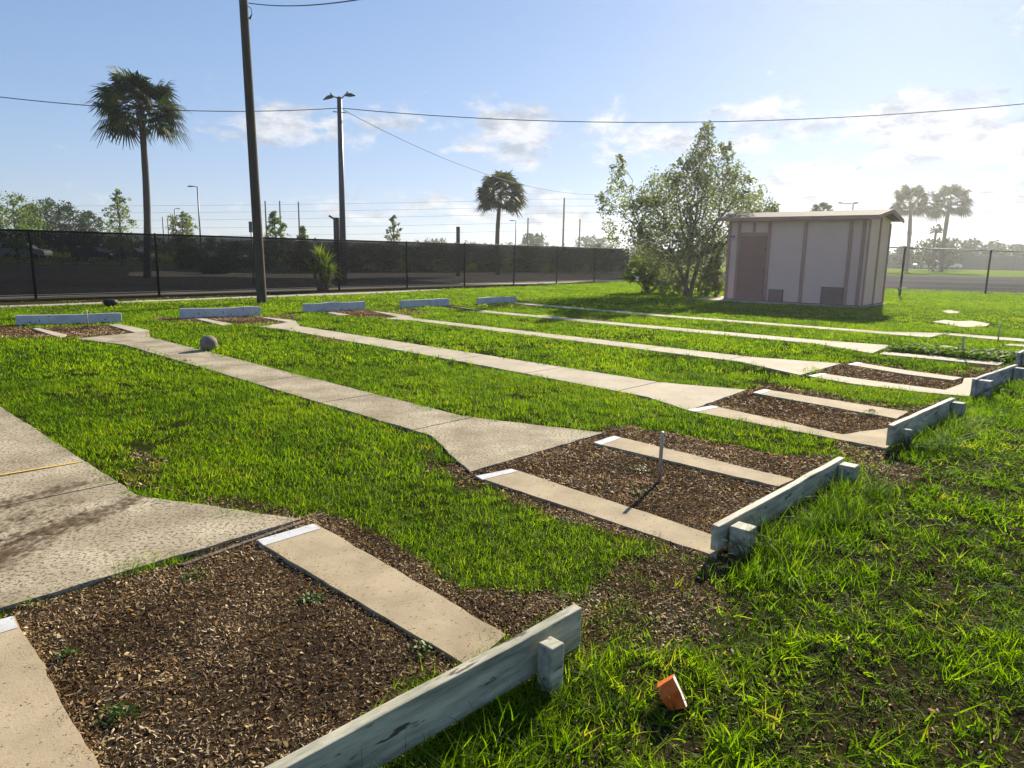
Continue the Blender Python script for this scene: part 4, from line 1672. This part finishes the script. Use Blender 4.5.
def palm(name, basept, toppt, crown_r, label, nf=46, seed=0, trunk=(.19, .15), group='cabbage palms', leafw=.06):
    r_ = np.random.default_rng(seed)
    root = empty(name, V3(basept), label, 'palm tree', group)
    b = Vector((0, 0, -.2))
    t = Vector(toppt) - V3(basept)
    mb = MB()
    pts, rad = [], []
    n = 16
    for k in range(n + 1):
        s = k / n
        p = b.lerp(t, s)
        p.x += .22 * math.sin(s * 3.14) * (1 if seed % 2 else -1) * .6
        pts.append(p)
        rad.append((trunk[0] + (trunk[1] - trunk[0]) * s) * (1 + .05 * r_.normal()) * (1.25 if s > .93 else 1))
    mb.tube(pts, rad, 12)
    mb.build('trunk', 'trunk_palm', root, True)
    V_, Fq, T_ = [], [], []
    bt_mb = MB()
    for i in range(nf):
        el = math.asin(np.clip(-.56 + 1.51 * ((i + .5) / nf), -.56, .97)) + r_.normal(0, .08)
        az = i * 2.39996 + r_.normal(0, .15)
        d = Vector((math.cos(az) * math.cos(el), math.sin(az) * math.cos(el), math.sin(el)))
        pl = crown_r * (.44 + .16 * r_.random())
        p0, p1 = t.copy(), t + d * pl
        p1.z -= .08 * crown_r
        bt_mb.tube([p0, p0.lerp(p1, .5) + Vector((0, 0, .05)), p1], [.022, .018, .012], 4)
        side = d.cross(Vector((0, 0, 1)))
        side = side.normalized() if side.length > .05 else Vector((1, 0, 0))
        nrm = side.cross(d).normalized()
        tn = np.clip(.45 + r_.normal(0, .2) - (.1 if el < -.1 else 0) + (.35 if el > .9 else 0), 0, 1)
        if el < -.45 and r_.random() < .3:
            tn = .97
        nl = 24
        fr = crown_r * (.38 + .10 * r_.random())
        roll = r_.normal(0, .45)
        side, nrm = side * math.cos(roll) + nrm * math.sin(roll), nrm * math.cos(roll) - side * math.sin(roll)
        for k in range(nl):
            a = (k / (nl - 1) * 2 - 1) * 2.0
            dirv = (d * math.cos(a) + side * math.sin(a)).normalized()
            ln = fr * (1 - .30 * abs(a) / 2.0) * (.9 + .2 * r_.random())
            w = leafw * (1.25 + .4 * r_.random())
            wv = dirv.cross(nrm).normalized() * w * .5
            m1 = p1 + dirv * ln * .58 - nrm * (.10 * abs(a)) * ln
            e = p1 + dirv * ln - Vector((0, 0, ln * (.16 + .30 * r_.random()))) - nrm * (.12 * abs(a)) * ln
            b_ = len(V_)
            V_ += [p1 - wv * .3, p1 + wv * .3, m1 + wv, m1 - wv, e + wv * .15, e - wv * .15]
            T_ += [tn + r_.normal(0, .06)] * 6
            Fq += [(b_, b_ + 1, b_ + 2, b_ + 3), (b_ + 3, b_ + 2, b_ + 4, b_ + 5)]
    cr = link('crown', npmesh('crown', np.array([tuple(v) for v in V_]), Fq, 'leaf_palm', np.clip(T_, 0, 1)), root)
    bt_mb.build('leaf_stalks', 'bark', cr, True)
    return root


b1 = un(147, 278)
palm('palm_tree', b1, at(140.5, 107, b1[1]), 2.55, 'tallest palm with dense dark crown at the left, trunk crossing the fence', 58, 1, (.18, .14))
b2 = un(498, 275)
palm('palm_tree', b2, at(500.5, 194, b2[1]), 2.25, 'lone palm in the middle of the skyline left of the airy tree', 50, 2, (.17, .135), leafw=.08)
b3 = at(907, 262, 105)
palm('palm_tree', (b3.x, 105), at(911, 202, 105), 3.4, 'left palm of the pair behind the shed roof', 40, 3, (.30, .24), leafw=.13)
palm('palm_tree', (at(942, 262, 108).x, 108), at(950, 201, 108), 3.7, 'right palm of the pair, its trunk leaning to the right', 40, 4, (.32, .25), leafw=.13)
palm('palm_tree', (at(934, 262, 112).x, 112), at(936.5, 229, 112), 1.15, 'stunted little palm below the pair of palms right of the shed', 16, 6, (.22, .17), leafw=.12)
palm('palm_tree', (at(822, 262, 75).x, 75), at(822, 212, 75), 1.5, 'palm whose crown just shows above the shed roof ridge', 30, 7, (.2, .17), leafw=.09)

# yucca behind the fence
yb_ = un(323, 291.6)
yroot = empty('yucca', V3(yb_), 'big spiky yucca against the black fence, right of the utility pole', 'yucca')
V_, Fq, T_ = [], [], []
mb = MB()
for hx, hy, hz, nleaf, ln in ((.1, 0, .35, 60, .55), (-.3, -.05, .8, 70, .7), (.1, 0, .95, 90, .8), (.3, -.05, .65, 70, .65), (-.1, 0, 1.25, 60, .7)):
    mb.tube([Vector((hx * .3, hy * .3, -.1)), Vector((hx * .8, hy, hz * .5)), Vector((hx, hy, hz))], [.07, .06, .05], 8)
    for k in range(nleaf):
        el = math.asin(-.35 + 1.33 * rng.random())
        az = rng.random() * 6.283
        d = np.array([math.cos(az) * math.cos(el), math.sin(az) * math.cos(el), math.sin(el)])
        s = np.cross(d, [0, 0, 1])
        s = s / (np.linalg.norm(s) + 1e-6) * .025
        l2 = ln * (.7 + .4 * rng.random())
        c = np.array([hx, hy, hz])
        e = c + d * l2 - np.array([0, 0, .12 * l2])
        m_ = c + d * l2 * .5
        b_ = len(V_)
        V_ += [c - s * .6, c + s * .6, m_ + s, m_ - s, e + s * .1, e - s * .1]
        T_ += [np.clip(.55 + rng.normal(0, .2) + (.35 if hz < .5 else 0), 0, 1)] * 6
        Fq += [(b_, b_ + 1, b_ + 2, b_ + 3), (b_ + 3, b_ + 2, b_ + 4, b_ + 5)]
mb.build('trunk', 'bark', yroot, True)
link('crown', npmesh('crown', V_, Fq, 'leaf_bright', T_), yroot)


# young trees and bushes beyond the fence
def far_tree(u, vtop, Y, wpx, label, m='leaf_tree', seed=0, group='young trees beyond the fence', dens=1.0, vb=None, cone=.5, cat='tree', name='young_tree'):
    r_ = np.random.default_rng(seed)
    px = Y / F
    basep = Vector((at(u, 256, Y).x, Y, 0))
    H_ = at(u, vtop, Y).z
    rw = wpx * px / 2
    root = empty(name, basep, label, cat, group)
    cs, rs, ns = [], [], []
    mb = MB()
    z0 = H_ * (.22 if cat == 'tree' else .12)
    mb.tube([Vector((0, 0, -.2)), Vector((.03, 0, H_ * .5)), Vector((0, 0, H_ * .92))], [.05 + .012 * H_, .04 + .006 * H_, .015], 7)
    nc = 20
    for i in range(nc):
        t = (i + .5) / nc
        z = z0 + (H_ - z0) * t
        wr = rw * ((1 - t) ** cone * min(1, .45 + t * 3)) if cone > .3 else rw * (1 - abs(2 * t - 1) ** 3) ** .5
        a = i * 2.4
        q = .62 * wr
        c = Vector((math.cos(a) * q + r_.normal(0, .1 * rw), math.sin(a) * q, z))
        rad = max(.52 * wr + .14 * rw, .15)
        cs.append(np.array(c))
        rs.append((rad, rad, rad * .8))
        ns.append(130 * dens)
        limb(mb, Vector((0, 0, max(.3, z - .3 * H_ * .5))), c, .02 + .004 * H_, .008, seed * 31 + i, .1, 3)
    mb.build('trunk', 'bark', root, True)
    V_, Fq, T_ = leaves(cs, rs, ns, max(.17, 2.3 * px), seed=seed)
    link('crown', npmesh('crown', V_, Fq, m, T_), root)


far_tree(18, 197, 60, 54, 'rounded bright-green tree at the far left edge above the fence', 'leaf_bright', 11, cone=.2)
far_tree(122, 190, 62, 34, 'leafy young tree just left of the tall palm trunk', 'leaf_tree', 12, dens=.8)
far_tree(184, 214, 70, 24, 'small round tree between the tall palm and the utility pole', 'leaf_tree', 13, cone=.2)
far_tree(276, 212, 64, 25, 'small bushy tree right beside the utility pole', 'leaf_bright', 14, dens=.9)
far_tree(303, 226, 66, 16, 'small bright sapling between the utility pole and the lamp post', 'leaf_bright', 15, dens=.7)
far_tree(394, 216, 62, 20, 'sparse sapling right of the lamp post', 'leaf_tree', 16, dens=.5)
for i, (u, vt, w) in enumerate([(50, 202, 40), (72, 206, 38), (92, 214, 30), (33, 207, 30), (-12, 200, 40)]):
    far_tree(u, vt, 95 + 3 * i, w, ['tall dark tree behind the bright-green tree at far left', 'dark tree in the middle of the far-left row', 'lower dark tree at the right end of the far-left row', 'dark tree half hidden by the bright-green tree', 'dark tree at the extreme left edge'][i],
             'leaf_dark', 30 + i, 'dark trees far left', 1.1, cone=.2)
for i, (u, vt, Y, w) in enumerate([(436, 243, 190, 30), (532, 236, 180, 26), (648, 236, 170, 34), (596, 240, 185, 40), (740, 244, 190, 40), (470, 246, 200, 26), (375, 246, 190, 26)]):
    far_tree(u, vt, Y, w, ['low hazy tree left of the middle palm', 'hazy tree just right of the middle palm', 'hazy tree behind the left edge of the airy tree', 'broad hazy tree between the far poles', 'hazy tree hidden behind the airy tree', 'small hazy tree in front of the middle palm gap', 'low hazy tree right of the lamp post'][i],
             'leaf_dark', 50 + i, 'hazy trees on the skyline', .8, cone=.2, name='distant_tree')
for i, (u, vt, Y, w) in enumerate([(930, 241, 118, 30), (948, 240, 125, 26), (970, 240, 150, 20), (992, 243, 150, 26), (1012, 246, 155, 26), (905, 248, 140, 20), (1040, 244, 150, 34)]):
    far_tree(u, vt, Y, w, ['thicket at the foot of the pair of palms', 'rounded tree under the leaning palm', 'pointed dark tree right of the pair of palms', 'broad dark tree second from the right edge', 'low dark tree by the right edge', 'pale bush directly right of the shed', 'dark tree cut by the right edge'][i],
             'leaf_dark', 70 + i, 'trees right of the shed', .9, cone=.2, name='distant_tree')
# shrubs of the planting beyond the black fence
sh = [(190, 248, 52, 30), (232, 246, 50, 40), (262, 250, 54, 30), (300, 250, 55, 34), (352, 249, 56, 34), (385, 251, 57, 30), (420, 249, 58, 40), (456, 250, 60, 34), (528, 248, 62, 40), (566, 250, 62, 36), (604, 249, 62, 40), (490, 252, 62, 34), (642, 251, 62, 40), (330, 252, 56, 30), (215, 262, 44, 26)]
for i, (u, vt, Y, w) in enumerate(sh):
    far_tree(u, vt, Y, w, 'dark shrub in the planting seen through the black windscreen', 'leaf_dark', 90 + i, 'dark shrubs behind the black fence', .8, cone=.2, cat='shrub', name='shrub')
# low clipped hedge
hroot = None
V_, Fq, T_ = leaves([np.array([-62 + 1.1 * k, 57 + .05 * k, .34]) for k in range(40)], [(.8, .55, .38)] * 40, [130] * 40, .16, seed=77)
tag(link('hedge', npmesh('hedge', V_, Fq, 'leaf_tree', T_)), 'low clipped hedge running behind the black fence at the left', 'hedge')


# cars in the lot
def car(u, Y, m, label, rz, kind=0):
    p = at(u, 256, Y)
    root = empty('parked_car', (p.x, Y, 0), label, 'car', 'cars parked beyond the fence', rz)
    if kind == 0:
        prof = [(-2.2, .35), (-2.22, .75), (-2.0, .92), (-1.45, 1.0), (-.9, 1.42), (.35, 1.45), (1.05, 1.0), (1.95, .88), (2.2, .7), (2.2, .35)]
        win = [(-1.25, 1.02), (-.85, 1.35), (.3, 1.37), (.85, 1.02)]
    else:
        prof = [(-2.4, .45), (-2.42, 1.0), (-2.3, 1.15), (-2.25, 1.7), (-2.0, 1.82), (.3, 1.82), (1.05, 1.2), (2.2, 1.08), (2.4, .85), (2.4, .45)]
        win = [(-2.1, 1.22), (-1.95, 1.7), (.22, 1.7), (.8, 1.22)]

    def extr(pr_, w, mat_, nm, top=.8):
        mb = MB()
        n = len(pr_)
        vs = []
        for s in (-1, 1):
            for x_, z_ in pr_:
                k = 1 if z_ < 1.02 else 1 - (1 - top) * (z_ - 1.02) / .8
                vs.append((x_, s * w * k, z_))
        mb.add(vs, [tuple(range(n)), tuple(range(2 * n - 1, n - 1, -1))] + [(k, n + k, n + (k + 1) % n, (k + 1) % n) for k in range(n)])
        return mb.build(nm, mat_, root)

    extr(prof, .88, m, 'body').modifiers.new('bevel', 'BEVEL').width = .05
    extr(win, .90, 'car_glass', 'window')
    for x_ in (-1.4, 1.4):
        for s in (-1, 1):
            mb = MB()
            mb.tube([Vector((x_, s * .72, .33)), Vector((x_, s * .93, .33))], .33, 14)
            mb.build('wheel', 'tyre', root, True)


car(26, 80, 'car_white', 'white sport utility car at the far left behind the fence', .1, 1)
car(95, 82, 'car_blue', 'dark blue car parked between the fence post and the tall palm', .05, 0)
car(133, 84, 'car_grey', 'grey car half behind the trunk of the tall palm', .1, 0)
car(228, 86, 'car_white', 'white car behind the fence left of the utility pole', .02, 0)
car(560, 130, 'car_white', 'small white car far off behind the fence beyond the middle palm', .1, 0)
car(926, 140, 'car_white', 'white car right of the shed, left one of two', .1, 0)
car(949, 142, 'car_white', 'white van-like car right of the shed, right one of two', .05, 1)

# distant poles and lamps
def far_pole(u, vt, Y, label, r_=.14, lamp=0, name='distant_pole', cat='pole', group='poles on the skyline'):
    p = at(u, 256, Y)
    h = at(u, vt, Y).z
    root = empty(name, (p.x, Y, 0), label, cat, group)
    mb = MB()
    mb.tube([Vector((0, 0, -.2)), Vector((0, 0, h))], [r_ * 1.2, r_ * .8], 8)
    mb.build('pole', 'lamp_metal' if lamp else 'pole_wood', root, True)
    if lamp:
        mb = MB()
        mb.tube([Vector((0, 0, h)), Vector((lamp * .3, 0, h + .06)), Vector((lamp * .5, 0, h + .06))], [.04, .04, .04], 6)
        mb.box((lamp * .68, 0, h + .05), (.26, .12, .06))
        mb.build('lamp_head', 'lamp_metal', root)
    return h, p


far_pole(201.5, 187, 75, 'slim street lamp with one arm to the left between tall palm and utility pole', .08, -1, 'street_lamp', 'street lamp', None)
far_pole(177.5, 209, 120, 'short far lamp pole left of the slim street lamp', .09, 1, 'street_lamp', 'street lamp', None)
far_pole(515.3, 221, 110, 'far street lamp just right of the middle palm', .08, -1, 'street_lamp', 'street lamp', None)
far_pole(3.5, 187, 110, 'pole at the extreme left edge above the trees')
far_pole(63, 203, 130, 'thin pole sticking out of the far-left trees')
far_pole(165, 217, 140, 'left one of two close thin poles right of the tall palm', .1)
far_pole(170, 218, 140, 'right one of two close thin poles right of the tall palm', .1)
far_pole(267.5, 201, 150, 'far pole directly right of the utility pole', .17)
far_pole(281.8, 201, 150, 'second far pole right of the utility pole', .17)
far_pole(300.3, 202, 150, 'third far pole right of the utility pole, left of the lamp post', .17)
far_pole(527.3, 218, 150, 'far pole between the middle palm and the tallest skyline pole', .17)
far_pole(562.6, 198, 150, 'tallest skyline pole, in the gap left of the airy tree', .2)
far_pole(578.8, 219, 150, 'shorter pole just right of the tallest skyline pole', .17)
far_pole(848, 204, 120, 'far pole whose crossarm shows above the shed roof', .12)
for name_, u, v0, v1 in (('left', 0, 0, 0),):
    pass
# cross-arm of the pole over the shed roof
p = at(848, 203.5, 119.8)
mb = MB()
mb.box(p, (1.5, .06, .07))
mb.box(p + Vector((-1.3, 0, .12)), (.3, .1, .08))
mb.box(p + Vector((1.3, 0, .16)), (.3, .1, .08))
cr_ = mb.build('crossarm', 'pole_wood', None)
pp = [o for o in bpy.data.objects if o.get('label', '').startswith('far pole whose crossarm')][0]
cr_.parent = pp
cr_.location = -pp.location
# dark stub posts by the planting
def stub(u, v0, Y, label, r_=.13):
    p = at(u, 256, Y)
    h = at(u, v0, Y).z
    mb = MB()
    mb.tube([Vector((0, 0, -.2)), Vector((0, 0, h)), Vector((0, 0, h + .02))], [r_, r_, r_ * .7], 10)
    ob = mb.build('stub_post', 'pole_wood', None, True)
    ob.location = (p.x, Y, 0)
    return tag(ob, label, 'post', 'stub posts behind the fence')


stub(458, 227, 48, 'dark stub post showing above the fence left of the middle palm')
o_ = stub(337.5, 218, 36, 'thick dark stub post with a small floodlight, left of the lamp post', .16)
mb = MB()
mb.box((-.22, 0, at(337, 218, 36).z + .02), (.16, .10, .05), (Vector((.8, 0, -.5)), Vector((0, 1, 0)), Vector((.5, 0, .8))))
mb.build('floodlight', 'sign_grey', o_)
sgn = at(251, 227, 30)
sroot = empty('sign', (sgn.x, 30, 0), 'small grey sign seen edge-on just left of the utility pole above the fence', 'sign')
mb = MB()
mb.tube([Vector((0, 0, -.2)), Vector((0, 0, sgn.z + .2))], .03, 8)
mb.build('post', 'fence_grey', sroot, True)
mb = MB()
mb.box((0, -.04, sgn.z), (.07, .02, .22))
mb.build('sign_panel', 'sign_grey', sroot)
# far wires along the skyline
for i, (v0, v1) in enumerate([(202, 199), (209, 206), (217, 213), (224, 222), (232, 230)]):
    wire(at(-200, v0 + 2, 148), at(562.6, v1, 150), .8, 'faint wire in the bundle along the skyline, number %s from the top' % ['first', 'second', 'third', 'fourth', 'fifth'][i], .02, 12)
    wire(at(562.6, v1, 150), at(1250, v1 - 20 - i * 2, 150), 1.2, 'faint skyline wire right of the tallest skyline pole, %s from the top' % ['first', 'second', 'third', 'fourth', 'fifth'][i], .02, 12)

# green-screened fence far right
g0, g1 = at(640, 262, 150), at(1300, 270, 140)
groot = empty('screened_fence', (g0.x, g0.y, 0), 'far fence with dark green screen beyond the road right of the shed', 'fence')
gd = Vector((g1.x - g0.x, g1.y - g0.y, 0))
GL = gd.length
gd.normalize()
gn = Vector((gd.y, -gd.x, 0))
mb = MB()
mb.box(gd * (GL / 2) + Vector((0, 0, 1.35)), (GL / 2, .02, 1.35), (gd, gn, Vector((0, 0, 1))))
mb.build('screen', 'screen_green', groot)
for k in range(25):
    mb = MB()
    mb.tube([gd * (GL * k / 24) + gn * .06 + Vector((0, 0, -.1)), gd * (GL * k / 24) + gn * .06 + Vector((0, 0, 2.9))], .05, 6)
    mb.build('post', 'fence_black', groot)

# far woods closing the horizon
cs, rs, ns = [], [], []
for k in range(150):
    a = R(-62 + 124 * k / 149)
    d = 235 + 25 * math.sin(k * 1.7)
    hh = 3.2 + 2.2 * rng.random()
    cs.append(np.array([d * math.sin(a), d * math.cos(a), hh * .45]))
    rs.append((3.6, 2.5, hh * .6))
    ns.append(240)
V_, Fq, T_ = leaves(cs, rs, ns, .95, seed=99)
tag(link('far_woods', npmesh('far_woods', V_, Fq, 'leaf_dark', T_)), kind='stuff')

# the morning haze: one closed box round everything
m = bpy.data.materials.new('haze')
m.use_nodes = True
N, L = m.node_tree.nodes, m.node_tree.links
N.clear()
_o = N.new('ShaderNodeOutputMaterial')
_v = N.new('ShaderNodeVolumePrincipled')
_v.inputs['Color'].default_value = (.92, .95, 1.0, 1)
_v.inputs['Density'].default_value = HAZE
_v.inputs['Anisotropy'].default_value = .68
L.new(_v.outputs[0], _o.inputs['Volume'])
MATS['haze'] = m
mb = MB()
mb.box((0, 62, 6.6), (440, 380, 7.8))
tag(mb.build('haze', 'haze'), kind='stuff')
